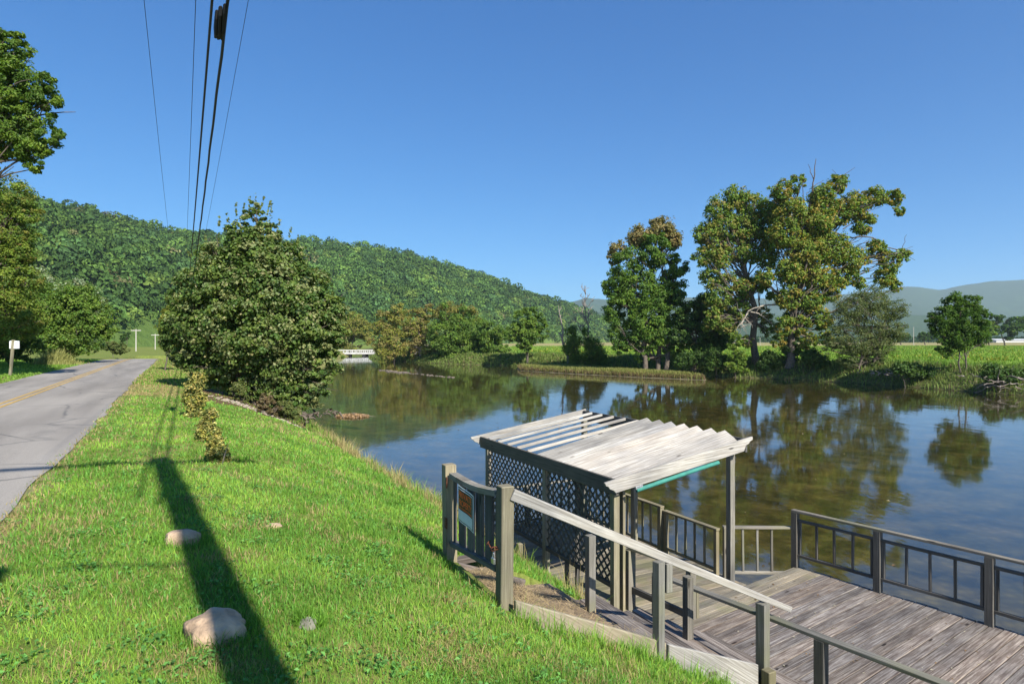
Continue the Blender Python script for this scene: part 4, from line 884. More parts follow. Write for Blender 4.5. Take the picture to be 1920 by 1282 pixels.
# ivy column round the right-hand trunk, hanging vine
T('ivy', 1482, 82.6, [(1482, 600, 16), (1480, 630, 17), (1483, 655, 18), (1478, 680, 16), (1490, 575, 14)], 9000, .26, G_DK, 131, 'dark ivy wrapped thickly around the trunk of the tallest sycamore', cat='ivy', trunk_r=.05, limbs=4)
T('hanging_vine', 1380, 84, [(1375, 640, 16), (1385, 665, 17), (1372, 680, 14), (1392, 690, 13)], 5000, .3, G_BR, 132, 'pale green vine-covered shrub hanging to the water, left of the leaning sycamore trunk', cat='vine', trunk_r=.06, limbs=10)
# grey tangle of dead limbs between the sycamores
e = empty('dead_limb', pt(1450, 575, 84), 'tangle of bare grey dead limbs hanging between the two tall sycamores', 'dead branch'); paths = []; rg = np.random.default_rng(44)
for (a, b, r) in (((1475, 572), (1405, 582), .16), ((1405, 582), (1380, 620), .1), ((1405, 582), (1445, 605), .1), ((1445, 605), (1470, 640), .07), ((1405, 582), (1378, 640), .07), ((1475, 572), (1440, 500), .09), ((1475, 572), (1455, 505), .08)):
    P0, P1_ = pt(*a, 84), pt(*b, 83.5); q = curve_path(P0, P1_, r, r * .35, 9, .05, .05, rg); paths.append(q)
    for _ in range(6): s0 = q[0][rg.integers(3, 8)]; paths.append(curve_path(s0, s0 + rg.normal(0, 1.1, 3), .035, .015, 6, .1, 0, rg))
tube_obj('limb', paths, BARK_PALE, e, 6)
T('willow_tree', 1618, 74, [(1600, 575, 32), (1640, 560, 30), (1672, 580, 26), (1580, 600, 26), (1630, 600, 34), (1675, 620, 24), (1570, 635, 24), (1605, 640, 30), (1650, 645, 28), (1590, 670, 22), (1640, 670, 20), (1555, 650, 14)], 34000, .22, [(.075, .105, .026), (.125, .155, .045)], 141,
  'feathery olive-green small-leaved tree right of the tallest sycamore', trunk_r=.14, limbs=70, stems=[(-.5, 0), (.2, .2), (.9, -.2), (1.4, .2)], group=GB, sub=.36, per=46, width=.35, flat=.5)
T('leafy_tree', 1806, 64, [(1790, 568, 22), (1820, 572, 20), (1770, 595, 22), (1805, 600, 28), (1838, 595, 18), (1760, 615, 17), (1795, 630, 28), (1830, 628, 22), (1745, 598, 11), (1765, 650, 15), (1848, 610, 12), (1775, 662, 9)], 21000, .25, [(.045, .10, .014), (.10, .18, .022)], 142,
  'small round bright green tree with two thin stems at the right of the field', trunk_r=.09, limbs=26, stems=[(-.2, 0), (.35, 0)], group=GB, sub=.33, per=40, width=.4)
# trees beyond the field on the right
for (bx, d, bl, cols, lb, sd) in ((1855, 330, [(1850, 612, 14), (1862, 618, 14), (1848, 628, 13)], G_MID, 'pale round green tree in front of the dark far trees at right', 151),
    (1885, 350, [(1866, 598, 10), (1880, 606, 16), (1900, 612, 18), (1888, 625, 16)], G_DK, 'dark purple-green tree at the right horizon behind the white shed', 152),
    (1935, 350, [(1925, 610, 18), (1945, 620, 20)], G_DK, 'dark green tree cut by the right edge of the view beyond the shed', 153),
    (1690, 420, [(1684, 628, 9), (1697, 632, 8)], G_DK, 'small dark round tree at the horizon just left of the thin pale pole', 154), (1735, 420, [(1730, 630, 9), (1742, 632, 8)], G_DK, 'small dark round tree at the horizon just right of the thin pale pole', 155)):
    T('distant_tree', bx, d, bl, 4000, 1.1, cols, sd, lb, trunk_r=.4, limbs=6, group='trees beyond the field', mat=FAR_LEAF)
# ------------------------------------------------------------------ near bank: the big leafy tree, left trees, bushes
T('bush_tree', 452, 25.5, [(479, 388, 14), (475, 412, 24), (448, 442, 30), (502, 444, 32), (472, 480, 50, -.3), (412, 482, 38), (538, 490, 40), (425, 535, 62, -.5), (500, 545, 72, -.6), (570, 545, 50), (362, 545, 44), (388, 600, 62, -.4), (470, 610, 76, -.9), (560, 605, 64, -.5), (608, 585, 42), (345, 610, 42), (622, 625, 34), (430, 660, 58), (530, 670, 64), (595, 680, 44), (350, 660, 36), (385, 690, 36), (450, 712, 40), (505, 725, 42, .2), (550, 730, 44, .2), (585, 735, 30), (320, 645, 22), (628, 655, 20)],
  96000, .125, [(.06, .115, .022), (.14, .20, .04)], 301, 'big cone-shaped broadleaf tree on the near bank, overhanging the river beside the road', trunk_r=.09, limbs=90, stems=[(-.25, 0), (.2, .3), (.6, -.1), (-.5, .4)], sub=.24, per=42, width=.8, flat=.6, accent=(.25, .27, .12), acc_frac=.2, twig=.02, shell=.55)
rg = np.random.default_rng(310); bt = [q for q in COL.objects if q.name.startswith('bush_tree') and q.type == 'EMPTY'][0]
for px_, py_ in [(478, 372), (455, 385), (500, 388), (430, 400), (525, 412), (405, 418), (545, 428), (385, 445), (560, 455), (580, 480), (470, 365), (488, 368), (370, 470), (600, 505), (345, 505), (628, 545), (648, 590), (318, 560), (512, 395), (442, 388)]:
    a0_ = np.array(pt(px_ * .9 + 45, py_ + 40, 25.5)); b0_ = np.array(pt(px_, py_ - 6, 25.5)) + rg.normal(0, .12, 3)
    k_ = rg.random((26, 1)); P_ = a0_ + (b0_ - a0_) * k_ + rg.normal(0, .035, (26, 3)) * (1.25 - k_)
    V, Q_ = leaf_quads(P_, rg.normal(size=P_.shape) + np.array([0, -.2, .4]), .12 * rg.uniform(.7, 1.3, len(P_)), rg, .8)
    link('leafy_shoot', raw_mesh('leafy_shoot', V, Q_, LEAF, col=np.repeat(C3((.15, .18, .05)) * rg.uniform(.6, 1.6, (len(P_), 1)), 4, 0)), bt)
p = pt(452, 641, 22.5)
T('leafy_tree', -140, 25, [(-30, 120, 62), (20, 90, 34), (25, 170, 60), (70, 190, 42), (90, 160, 24), (20, 245, 58), (85, 255, 34), (60, 285, 34), (70, 310, 18), (-60, 220, 90), (-80, 320, 60), (5, 70, 20), (-10, 290, 30)],
  52000, .12, [(.055, .115, .015), (.15, .23, .025)], 302, 'high branches of a large green tree reaching in from the upper left edge', trunk_r=.45, limbs=50, sub=.26, per=80, trunk_top=tuple(pt(-120, 250, 25)), group='trees left of the road')
T('leafy_tree', -90, 37, [(-20, 390, 60), (25, 370, 40), (45, 400, 30), (-10, 450, 60), (30, 470, 36), (45, 445, 24), (-20, 530, 70), (35, 540, 44), (55, 520, 24), (10, 600, 60), (50, 590, 34)],
  52000, .13, [(.08, .14, .018), (.19, .26, .035)], 303, 'lower green tree at the left edge across the road, below the high branches', trunk_r=.35, limbs=40, sub=.28, per=70, accent=(.2, .18, .04), acc_frac=.12, group='trees left of the road')
T('bush', 110, 50, [(95, 590, 50), (140, 575, 44), (175, 595, 36), (120, 630, 44), (165, 632, 38), (85, 625, 40), (195, 615, 24), (60, 560, 40)], 34000, .2, G_MID, 304, 'large rounded dark green bush beside the road bend at left', cat='bush', trunk_r=.15, limbs=20, sub=.3, group='bushes left of the road')
T('bush', 100, 58, [(90, 560, 46), (140, 562, 40), (180, 578, 26), (40, 540, 50)], 20000, .26, [(.10, .17, .04), (.2, .27, .10)], 305, 'pale vine-covered bush rising behind the large dark bush', cat='bush', trunk_r=.15, limbs=8, accent=(.3, .34, .24), acc_frac=.18, group='bushes left of the road')
T('bush', 30, 42, [(20, 640, 36), (50, 650, 28), (-20, 630, 50)], 12000, .14, G_DK, 306, 'dark shrub mass behind the white roadside box', cat='bush', trunk_r=.06, limbs=8, group='bushes left of the road')
T('bush', 215, 78, [(205, 648, 12), (222, 652, 13), (235, 656, 8)], 4000, .26, [(.08, .12, .03), (.14, .17, .05)], 307, 'low yellowish bush at the end of the roadside lawn', cat='bush', trunk_r=.05, limbs=5, group='bushes left of the road')
T('bush', 238, 210, [(238, 630, 8), (232, 634, 6)], 1500, .8, G_DK, 308, 'small dark bush in the green field behind the left roadside pole', cat='bush', trunk_r=.1, limbs=3, group='bushes left of the road', z=4)
T('yellow_shrub', 308, 38, [(318, 603, 16), (316, 585, 12), (312, 628, 12), (324, 632, 16)], 6000, .16, [(.14, .18, .03), (.24, .25, .04)], 309, 'yellow-green leaves of a shrub showing at the left side of the big cone-shaped tree', cat='shrub', trunk_r=.05, limbs=10)
for (bx, d, bl, sd, lb) in ((505, 22.0, [(500, 750, 16), (515, 765, 14), (490, 762, 12)], 311, 'brown seedy weed clump at the bank edge under the big tree'), (452, 23.4, [(448, 728, 15), (455, 742, 14), (440, 738, 10)], 312, 'small bright green shrub under the left side of the big tree'), (540, 22.4, [(535, 765, 18), (555, 775, 14), (520, 772, 12)], 313, 'green weed clump nearest the water under the big tree')):
    T('weed_clump', bx, d, bl, 3500, .07, [(.09, .13, .03), (.15, .17, .05)] if sd != 311 else [(.12, .10, .04), (.2, .15, .08)], sd, lb, cat='weeds', trunk_r=.012, limbs=22, twig=.012, group='weeds under the big tree')
# three variegated evergreen shrubs in a row
VAR = [(.30, .29, .05), (.50, .45, .16)]
for (bx, d, bl, nl, sd, lb) in ((365, 15.6, [(372, 712, 14), (364, 725, 17), (358, 745, 17), (372, 750, 16), (364, 770, 16), (356, 780, 13), (371, 778, 12), (380, 708, 8), (370, 702, 7)], 9000, 321, 'tallest yellow variegated shrub, farthest of the three along the verge'),
        (392, 11.8, [(396, 775, 13), (389, 795, 15), (383, 808, 17), (399, 812, 15), (388, 825, 16), (404, 826, 13), (394, 842, 12)], 8000, 322, 'leaning yellow variegated shrub in the middle of the three'),
        (408, 9.9, [(402, 835, 16), (398, 850, 12), (414, 845, 14), (424, 858, 11), (400, 872, 14), (421, 872, 15), (410, 880, 14)], 9000, 323, 'thin yellow variegated shrub with a bare stick, nearest of the three')):
    T('variegated_shrub', bx, d, bl, nl, .04 if d < 12 else .055, VAR, sd, lb, cat='shrub', trunk_r=.012, limbs=16, twig=.006, accent=(.06, .09, .02), acc_frac=.34, per=14, sub=.36, width=.7, shell=.3, group='variegated shrubs on the verge', mat=LEAF)
tag(tube_obj('stick', [curve_path(pt(412, 885, 9.8), pt(427, 835, 9.7), .008, .005, 6, .02), curve_path(pt(414, 885, 9.8), pt(421, 850, 9.7), .007, .004, 5, .02)], DEADWOOD), 'pair of bare pale sticks standing in the nearest variegated shrub', 'stick')

# ------------------------------------------------------------------ grasses
rng = np.random.default_rng(99)
def scatter_cam(n, r0, r1, a0, a1, pw=1.0):
    """points round the viewing area, denser close by"""
    a = np.radians(rng.uniform(a0, a1, n)); r = r0 * (r1 / r0) ** (rng.random(n) ** pw); return r * np.sin(a), r * np.cos(a)
def ground_fast(x, y):
    return ground_z(x, y)
def lawn_ok(x, y, P):
    s, t = to_st(x, y); dl = seg_dist(P, LEFT); ins = inside(P, RIV)
    ok = (~ins) & (s < 6.6) & ~((s < road_r(t) + .05 - .2 * rng.random(len(s)) ** 3) & (s > road_l(t) + .02))
    ok &= ~((s > 2.55) & (s < 5.9) & (t > 4.92 - (s - 2.65) * .2) & (t < 6.95)); ok &= ~((s > 5.0) & (t > 5.5) & (t < 12.3))
    px_, py_ = x - P1.x, y - P1.y; u = px_ * D1.x + py_ * D1.y; v = px_ * N1.x + py_ * N1.y; ok &= ~((u > 0) & (v < 4.2)); ok &= ~((u > -.1) & (v > -1) & (v < 4.2) & (s > 5.2))
    return ok, s, t, dl
n = 700000; x, y = scatter_cam(n, 2.0, 34, -62, 20, .9); P = np.stack([x, y], 1); ok, s, t, dl = lawn_ok(x, y, P); x, y, P, s, t, dl = x[ok], y[ok], P[ok], s[ok], t[ok], dl[ok]; n = len(x)
nb = fbm(x * 1.3, y * 1.3, 301); nc = fbm(x * .35, y * .35, 302); nd = fbm(x * 6, y * 6, 303); dist = np.hypot(x, y)
bare = (fbm(x * 1.1, y * 1.1, 305) > .66) | ((np.hypot((s - 2.2) * 1.1, (t - 27.5) * .8) + nd * .8 < 4.5) & (s > .5)); keep = ~(bare & (rng.random(n) < np.where(t > 20, .93, .6))) 
x, y, s, t, dl, nb, nc, nd, dist = [q[keep] for q in (x, y, s, t, dl, nb, nc, nd, dist)]; n = len(x); z = ground_z(x, y)
tall = np.clip((s - 1.2) / 2.2, 0, 1) * np.clip((nd - .35) * 3, 0, 1); edge = np.clip(1 - np.abs(dl - .9) / 1.1, 0, 1)
H = (.022 + .05 * rng.random(n) + .05 * np.clip(nd - .45, 0, 1) * 4 * rng.random(n) + .10 * tall * rng.random(n) + .26 * edge * rng.random(n)) * (1 + .25 * (rng.random(n) < .05))
Wd = np.maximum(.0042, dist * .00115) * rng.uniform(.7, 1.4, n)
V, T_2 = blades(np.stack([x, y, z - .005], 1), H, Wd, rng, 1.0, .12)
g1, g2, g3 = C3((.09, .21, .022)), C3((.26, .41, .055)), C3((.15, .34, .06)); k = np.clip((nb - .5) * 2.2 + .45 + rng.normal(0, .22, n), 0, 1)[:, None]; c = g1 * (1 - k) + g2 * k
m = rng.random(n) < .25; c[m] = g3 * rng.uniform(.8, 1.2, (m.sum(), 1)); dryp = .045 + .38 * np.clip((nc - .5) * 5, 0, 1) * (nd > .47) + .4 * np.clip((fbm(x * 2.2, y * 2.2, 307) - .62) * 7, 0, 1) + .6 * np.clip(1 - np.abs(dl - .9) / 1.0, 0, 1) + .5 * np.clip(1 - np.abs(s - road_r(t)) / .35, 0, 1) + .7 * ((s < road_r(t) + 1.6) & (t > 24))
m = rng.random(n) < dryp; c[m] = C3((.36, .29, .13)) * rng.uniform(.7, 1.2, (m.sum(), 1)); c *= rng.uniform(.8, 1.2, (n, 1))
tag(link('grass', raw_mesh('grass', V, T_2, GRASS, col=np.repeat(c, 5, 0))), kind='stuff')
# longer tufts along the stairs, the bank and here and there in the lawn
cx = []; 
for _ in range(150):
    r_ = rng.random()
    if r_ < .4: s_, t_ = rng.uniform(2.6, 5.0), 0; t_ = 4.9 - (s_ - 2.65) * .2 - abs(rng.normal(0, .15)) - .03
    elif r_ < .75: s_, t_ = rng.uniform(-.5, 4.6), rng.uniform(1.2, 12)
    else: s_, t_ = rng.uniform(4.6, 5.7), rng.uniform(8, 34)
    cx.append((s_, t_, rng.uniform(.10, .26) * (1 if r_ < .4 else .8)))
cx = np.array(cx); q = np.repeat(cx, 26, 0); n = len(q); s = q[:, 0] + rng.normal(0, .045, n); t = q[:, 1] + rng.normal(0, .045, n); P = np.stack([s * CA - t * SA, s * SA + t * CA], 1); ok, *_r = lawn_ok(P[:, 0], P[:, 1], P); P = P[ok]; q = q[ok]; n = len(P)
V, T_2 = blades(np.concatenate([P, ground_z(P[:, 0], P[:, 1])[:, None]], 1), q[:, 2] * rng.uniform(.5, 1.25, n), np.maximum(.005, P[:, 1] * .001) * rng.uniform(.7, 1.3, n), rng, .6, .1)
c = C3((.17, .31, .04)) * rng.uniform(.65, 1.4, (n, 1)); tag(link('long_grass', raw_mesh('long_grass', V, T_2, GRASS, col=np.repeat(c, 5, 0))), kind='stuff')
# ragged dry and green tufts along the top of the river bank
nt_ = 620; tt_ = rng.uniform(6.5, 40, nt_); ss_ = 6.35 - rng.random(nt_) ** 1.4 * 2.3; hh = rng.uniform(.15, .58, nt_) ** 1.15; kd = rng.random(nt_)
q = np.repeat(np.stack([ss_, tt_, hh, kd], 1), 34, 0); n = len(q); s = q[:, 0] + rng.normal(0, .1, n); t = q[:, 1] + rng.normal(0, .12, n); P = np.stack([s * CA - t * SA, s * SA + t * CA], 1); ok, *_r = lawn_ok(P[:, 0], P[:, 1], P); P = P[ok]; q = q[ok]; n = len(P)
V, T_2 = blades(np.concatenate([P, ground_z(P[:, 0], P[:, 1])[:, None]], 1), q[:, 2] * rng.uniform(.5, 1.3, n), np.maximum(.007, P[:, 1] * .0009) * rng.uniform(.7, 1.3, n), rng, .8, .05)
c = np.where((q[:, 3] < .6)[:, None], C3((.38, .31, .14)), C3((.18, .30, .045))) * rng.uniform(.6, 1.3, (n, 1)); tag(link('bank_grass', raw_mesh('bank_grass', V, T_2, GRASS, col=np.repeat(c, 5, 0))), kind='stuff')
# grass crowding round the half buried stones
P = []
for bx_, by_, r0_ in ((398, 1205, .19), (334, 1026, .17), (576, 1178, .07)):
    c_ = on_ground(bx_, by_); a_g = rng.uniform(0, 6.28, 420); r_g = r0_ * rng.uniform(.98, 1.5, 420); P.append(np.stack([c_.x + np.cos(a_g) * r_g, c_.y + .06 + np.sin(a_g) * r_g * .9], 1))
P = np.concatenate(P); n = len(P); V, T_2 = blades(np.concatenate([P, ground_z(P[:, 0], P[:, 1])[:, None]], 1), rng.uniform(.06, .15, n), rng.uniform(.004, .007, n), rng, .8, .1)
tag(link('long_grass', raw_mesh('stone_grass', V, T_2, GRASS, col=np.repeat(C3((.13, .27, .03)) * rng.uniform(.6, 1.4, (n, 1)), 5, 0))), kind='stuff')
# broad leaved weeds and clover in patches, seed stalks
cc2 = np.stack(scatter_cam(260, 2.2, 16, -45, 8), 1); q = np.repeat(cc2, 34, 0) + rng.normal(0, .085, (260 * 34, 2)); ok, *_r = lawn_ok(q[:, 0], q[:, 1], q); q = q[ok]; n = len(q)
V, Q_ = leaf_quads(np.concatenate([q, (ground_z(q[:, 0], q[:, 1]) + rng.uniform(.02, .06, n))[:, None]], 1), rng.normal(0, .35, (n, 3)) + np.array([0, 0, 1]), rng.uniform(.018, .045, n), rng, .7)
tag(link('clover', raw_mesh('clover', V, Q_, GRASS, col=np.repeat(C3((.10, .24, .05)) * rng.uniform(.6, 1.5, (n, 1)), 4, 0))), kind='stuff')
# dead leaves lying on the deck and specks drifting on the river
n = 420; u_ = rng.uniform(.1, 9, n); v_ = rng.uniform(.1, 4.1, n); P = np.array([tuple(md(a, b, ZM + .008)) for a, b in zip(u_, v_)]); V, Q_ = leaf_quads(P, rng.normal(0, .25, (n, 3)) + np.array([0, 0, 1]), rng.uniform(.012, .05, n), rng, .5)
tag(link('leaf_litter', raw_mesh('leaf_litter', V, Q_, LEAF, col=np.repeat(np.where(rng.random((n, 1)) < .5, C3((.45, .4, .33)), C3((.2, .12, .06))), 4, 0))), kind='stuff')
n = 170; d = rng.uniform(12, 75, n); x = rng.uniform(-.28, .75, n) * d; P = np.stack([x, d], 1); ok = inside(P, RIV) & (seg_dist(P, LEFT) > .3); P = P[ok]; n = len(P); V, Q_ = leaf_quads(np.concatenate([P, np.full((n, 1), .012)], 1), rng.normal(0, .05, (n, 3)) + np.array([0, 0, 1]), rng.uniform(.04, .12, n), rng, .6)
tag(link('floating_leaves', raw_mesh('floating_leaves', V, Q_, LEAF, col=np.repeat(np.where(rng.random((n, 1)) < .5, C3((.4, .33, .22)), C3((.16, .1, .05))), 4, 0))), kind='stuff')
# left lawn across the road + verge farther on
n = 110000; a = rng.uniform(-22, -6.4, n); t = 8 + 62 * rng.random(n) ** 1.2; mm_ = rng.random(n) < .45; a = np.where(mm_, rng.uniform(-2.0, 3.6, n), a); t = np.where(mm_, 30 + 38 * rng.random(n), t); x = a * CA - t * SA; y = a * SA + t * CA; P = np.stack([x, y], 1); ok, s, t, dl = lawn_ok(x, y, P); x, y = x[ok], y[ok]; n = len(x); dist = np.hypot(x, y)
V, T_2 = blades(np.stack([x, y, ground_z(x, y)], 1), rng.uniform(.05, .13, n), dist * .0016 * rng.uniform(.7, 1.3, n), rng, .9, .05)
c = C3((.15, .26, .035)) * rng.uniform(.6, 1.5, (n, 1)); m = (s[ok] > -3) & (rng.random(n) < .4); c[m] = C3((.36, .28, .12)); tag(link('grass', raw_mesh('grass_far', V, T_2, GRASS, col=np.repeat(c, 5, 0))), kind='stuff')
# tall pale grass beside the big bush
n = 2200; base = pt(104, 641, 46); x = base.x + rng.normal(0, .55, n); y = base.y + rng.normal(0, .6, n); V, T_2 = blades(np.stack([x, y, ground_z(x, y)], 1), (.35 + 1.15 * np.exp(-((x - base.x) / .6) ** 2) * rng.random(n)), rng.uniform(.03, .06, n), rng, .9, 0)
c = C3((.30, .30, .10)) * rng.uniform(.6, 1.3, (n, 1)); tag(link('tall_grass', raw_mesh('tall_grass', V, T_2, GRASS, col=np.repeat(c, 5, 0))), kind='stuff')
# far bank growth, spit and crop
SPIT = [pt(975, 641, 104), pt(1090, 641, 92), pt(1200, 641, 84), pt(1322, 641, 78), pt(1322, 641, 80), pt(1230, 641, 89), pt(1140, 641, 98), pt(1040, 641, 112), pt(970, 641, 116)]
sp = np.array([(p.x, p.y) for p in SPIT])
gxs, gys = np.meshgrid(np.linspace(0, 26, 90), np.linspace(74, 120, 120)); Pg = np.stack([gxs.ravel(), gys.ravel()], 1); dS = seg_dist(Pg, [tuple(q) for q in sp], True); iS = inside(Pg, sp); zS = np.where(iS, np.clip(.05 + dS * .3, 0, .45), np.clip(.05 - dS * .4, -1.2, .05)) + (fbm(Pg[:, 0] * .8, Pg[:, 1] * .8, 71) - .5) * .15
i = np.arange(119)[:, None] * 90; j = np.arange(89)[None]; Qs = np.stack([i + j, i + j + 1, i + 91 + j, i + 90 + j], -1).reshape(-1, 4); near = (dS[Qs].min(1) < 2.0) | iS[Qs].any(1)
tag(link('grass_spit', raw_mesh('grass_spit', np.stack([Pg[:, 0], Pg[:, 1], zS], 1), Qs[near], simple('spit_soil', (.12, .10, .05), .95), smooth=True)), kind='structure')
def band(n, poly_test, xr, yr): 
    x = rng.uniform(*xr, n); y = rng.uniform(*yr, n); P = np.stack([x, y], 1); return P[poly_test(P)]
P = band(160000, lambda P: inside(P, sp) , (0, 26), (76, 118)); n = len(P); d_ = seg_dist(P, [tuple(q) for q in sp], True)
V, T_2 = blades(np.concatenate([P, np.clip(.05 + d_ * .3, 0, .4)[:, None]], 1), rng.uniform(.25, .75, n), rng.uniform(.05, .1, n), rng, .6, 0); k = rng.random((n, 1)); c = (C3((.16, .2, .04)) * k + C3((.30, .27, .09)) * (1 - k)) * rng.uniform(.6, 1.2, (n, 1)); low_ = (d_ < .5) & (rng.random(n) < .7); c[low_] = C3((.2, .14, .07)) * .8
tag(link('spit_grass', raw_mesh('spit_grass', V, T_2, GRASS, col=np.repeat(c, 5, 0))), kind='stuff')
Rp = np.array(RIGHT[2:17]); sl_ = np.linalg.norm(np.diff(Rp, axis=0), axis=1); n = 90000; si = rng.choice(len(sl_), n, p=sl_ / sl_.sum()); k = rng.random((n, 1)); B0 = Rp[si] * (1 - k) + Rp[si + 1] * k; tg = (Rp[si + 1] - Rp[si]) / sl_[si][:, None]; nr = np.stack([tg[:, 1], -tg[:, 0]], 1); off = rng.random((n, 1)) ** .8 * 8.5 - .2; P = B0 + nr * off; ok = ~inside(P, RIV); P = P[ok]; off = off[ok]; n = len(P)
zz = ground_z(P[:, 0], P[:, 1]); tuft = fbm(P[:, 0] * .6, P[:, 1] * .6, 81); V, T_2 = blades(np.concatenate([P, zz[:, None]], 1), (.2 + .6 * rng.random(n)) * (.4 + 1.1 * tuft), P[:, 1] * .0011 * rng.uniform(.6, 1.5, n), rng, 1.1, .1)
c = (C3((.09, .14, .03)) + (C3((.17, .22, .05)) - C3((.09, .14, .03))) * tuft[:, None]) * rng.uniform(.6, 1.5, (n, 1)); m = rng.random(n) < .1; c[m] = C3((.2, .15, .08)); m = (off[:, 0] > 6); c[m] = C3((.12, .21, .03)) * rng.uniform(.8, 1.2, (m.sum(), 1))
tag(link('bank_growth', raw_mesh('bank_growth', V, T_2, GRASS, col=np.repeat(c, 5, 0))), kind='stuff')
n = 150000; d = 60 * (330 / 60) ** rng.random(n); px = rng.uniform(960, 2200, n); x = (px - 960) / F * d; P = np.stack([x, d], 1); ok = ~inside(P, RIV) & (seg_dist(P, RIGHT) > 8); P = P[ok]; n = len(P); zz = ground_z(P[:, 0], P[:, 1]); rr = seg_dist(P, RIGHT); crop = rr > 26
V, T_2 = blades(np.concatenate([P, zz[:, None]], 1), np.where(crop, rng.uniform(.2, .6, n), rng.uniform(.06, .16, n)), P[:, 1] * .0016 * rng.uniform(.7, 1.4, n), rng, .8, .05)
c = (C3((.13, .25, .03)) + (C3((.2, .29, .04)) - C3((.13, .25, .03))) * fbm(P[:, 0] * .12, P[:, 1] * .12, 83)[:, None]) * rng.uniform(.7, 1.3, (n, 1)); m = crop & (rng.random(n) < .04); c[m] = C3((.4, .38, .08)); m = (fbm(P[:, 0] * .3, P[:, 1] * .9, 84) > .66); c[m] *= np.array([1.4, .85, .9])
tag(link('crop_field', raw_mesh('crop_field', V, T_2, GRASS, col=np.repeat(c, 5, 0))), kind='stuff')

# ------------------------------------------------------------------ driftwood, debris islet, stone weir
def brush(name, px, py, d, wpx, hpx, nst, label, cat, seed, bark=DEADWOOD):
    rg = np.random.default_rng(seed); c = pt(px, py, d); k = d / F; paths = []
    for _ in range(nst):
        p0 = np.array(c) + np.array([rg.normal(0, wpx * .35) * k, rg.normal(0, .8), rg.uniform(-.4, .6) * hpx * k]); dr_ = rg.normal(size=3) * np.array([1.6, .7, .45]); l = rg.uniform(.3, 1) * wpx * k * .5
        q = curve_path(p0, p0 + dr_ / np.linalg.norm(dr_) * l, rg.uniform(.03, .09), .015, 7, .09, 0, rg); paths.append(q)
    e = empty(name, c, label, cat)
    for q in paths: tube_obj('branch', [q], bark, e, 5)
    return e
brush('driftwood_pile', 1880, 716, 58, 80, 18, 60, 'tangled heap of pale driftwood branches at the water edge on the far right', 'driftwood', 71)
brush('driftwood_pile', 1665, 700, 69, 40, 10, 22, 'small heap of bare branches on the bank below the feathery olive tree', 'driftwood', 72)
fallen = brush('fallen_branches', 600, 778, 25, 40, 7, 22, 'dark fallen branches lying in the shallows beside the big bush tree', 'branch', 73, BARK)
c = pt(660, 781, E / (781 - 641) * F); rg = np.random.default_rng(75); n = 900; a = rg.uniform(0, 6.28, n); r = np.sqrt(rg.random(n)); P = np.stack([c.x + np.cos(a) * r * 1.05, c.y + np.sin(a) * r * .8, .02 + .13 * (1 - r) + rg.random(n) * .05], 1)
V, Q_ = leaf_quads(P, rg.normal(size=(n, 3)) * .6 + np.array([0, -.3, .7]), rg.uniform(.08, .2, n), rg, .7); cc_ = C3((.34, .22, .12)) * rg.uniform(.5, 1.4, (n, 1))
isl = tag(link('leaf_islet', raw_mesh('leaf_islet', V, Q_, LEAF, col=np.repeat(cc_, 4, 0))), 'small brown heap of dead leaves and twigs standing in the river', 'debris')
tube_obj('twig', [curve_path(P[q], P[q] + rg.normal(0, .16, 3) * np.array([1.4, .6, .6]), .012, .006, 5, .05, 0, rg) for q in range(50)], DEADWOOD, isl, 5)
RK = simple('river_rock', (.12, .095, .07), .8, 0, .35, 4, .5, 20); rg = np.random.default_rng(76)
V_all = []; 
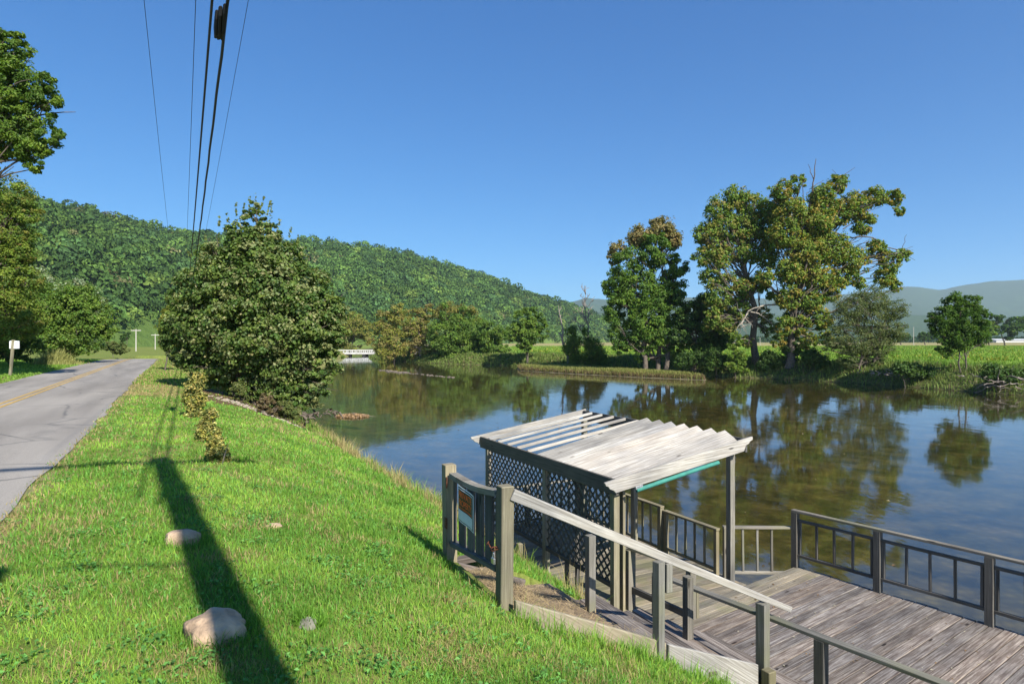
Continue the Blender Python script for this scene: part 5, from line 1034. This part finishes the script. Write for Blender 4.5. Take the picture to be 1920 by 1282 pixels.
for q in range(46):
    k = rg.random() ** .9; px = 702 + 150 * k + rg.normal(0, 1.5); py = 693 + 15 * k + rg.normal(0, .5); d = E / (py - 641) * F; pnt = pt(px, py, d)
    bm = bmesh.new(); bmesh.ops.create_icosphere(bm, subdivisions=2, radius=1); s_ = rg.uniform(.1, .26) * (1.25 if k < .4 else .75)
    for v in bm.verts: v.co = Vector((v.co.x * s_ * 1.5, v.co.y * s_, v.co.z * s_ * .55)) * rg.uniform(.85, 1.15) + Vector((pnt.x, pnt.y, .02))
    me = bpy.data.meshes.new('rock'); bm.to_mesh(me); bm.free(); me.materials.append(RK); tag(link('rock', me), 'small dark rock in the broken line of stones across the river below the far bend', 'rock', 'stone line in the river')
# a few pebbles and cut stones edging the bed under the big tree
rg = np.random.default_rng(78); V = []; Qx = []; nbv = 0
ico = bmesh.new(); bmesh.ops.create_icosphere(ico, subdivisions=1, radius=1); iv = np.array([v.co[:] for v in ico.verts]); ifc = np.array([[v.index for v in f.verts] for f in ico.faces]); ico.free()
for q in range(300):
    k = rg.random(); px = 405 + 150 * k + rg.normal(0, 12); d = 23.0 - 1.2 * k + rg.normal(0, .35)
    x = (px - 960) / F * d; zg = gz(x, d); sc = rg.uniform(.015, .05); V.append(iv * np.array([sc * 1.4, sc, sc * .6]) * rg.uniform(.8, 1.2, (len(iv), 1)) + np.array([x, d, zg + .01])); Qx.append(ifc + nbv); nbv += len(iv)
tag(link('gravel', raw_mesh('gravel', np.concatenate(V), np.concatenate(Qx), simple('pale_gravel', (.30, .25, .19), .9, 0, .4, 20))), kind='stuff')

# ------------------------------------------------------------------ air
hz, n, out = newmat('haze'); pv = N(n, 'ShaderNodeVolumePrincipled'); pv.inputs['Color'].default_value = (.72, .90, 1, 1); pv.inputs['Density'].default_value = 1.0e-4; pv.inputs['Anisotropy'].default_value = .2
n.links.new(pv.outputs[0], out.inputs['Volume'])
me = bpy.data.meshes.new('haze'); x0, x1, y0, y1, z0, z1 = -7500, 7500, -7500, 7500, -35, 620
me.from_pydata([(x, y, z) for z in (z0, z1) for y in (y0, y1) for x in (x0, x1)], [], [(0, 2, 3, 1), (4, 5, 7, 6), (0, 1, 5, 4), (2, 6, 7, 3), (0, 4, 6, 2), (1, 3, 7, 5)]); me.materials.append(hz)
tag(link('haze', me), kind='stuff')
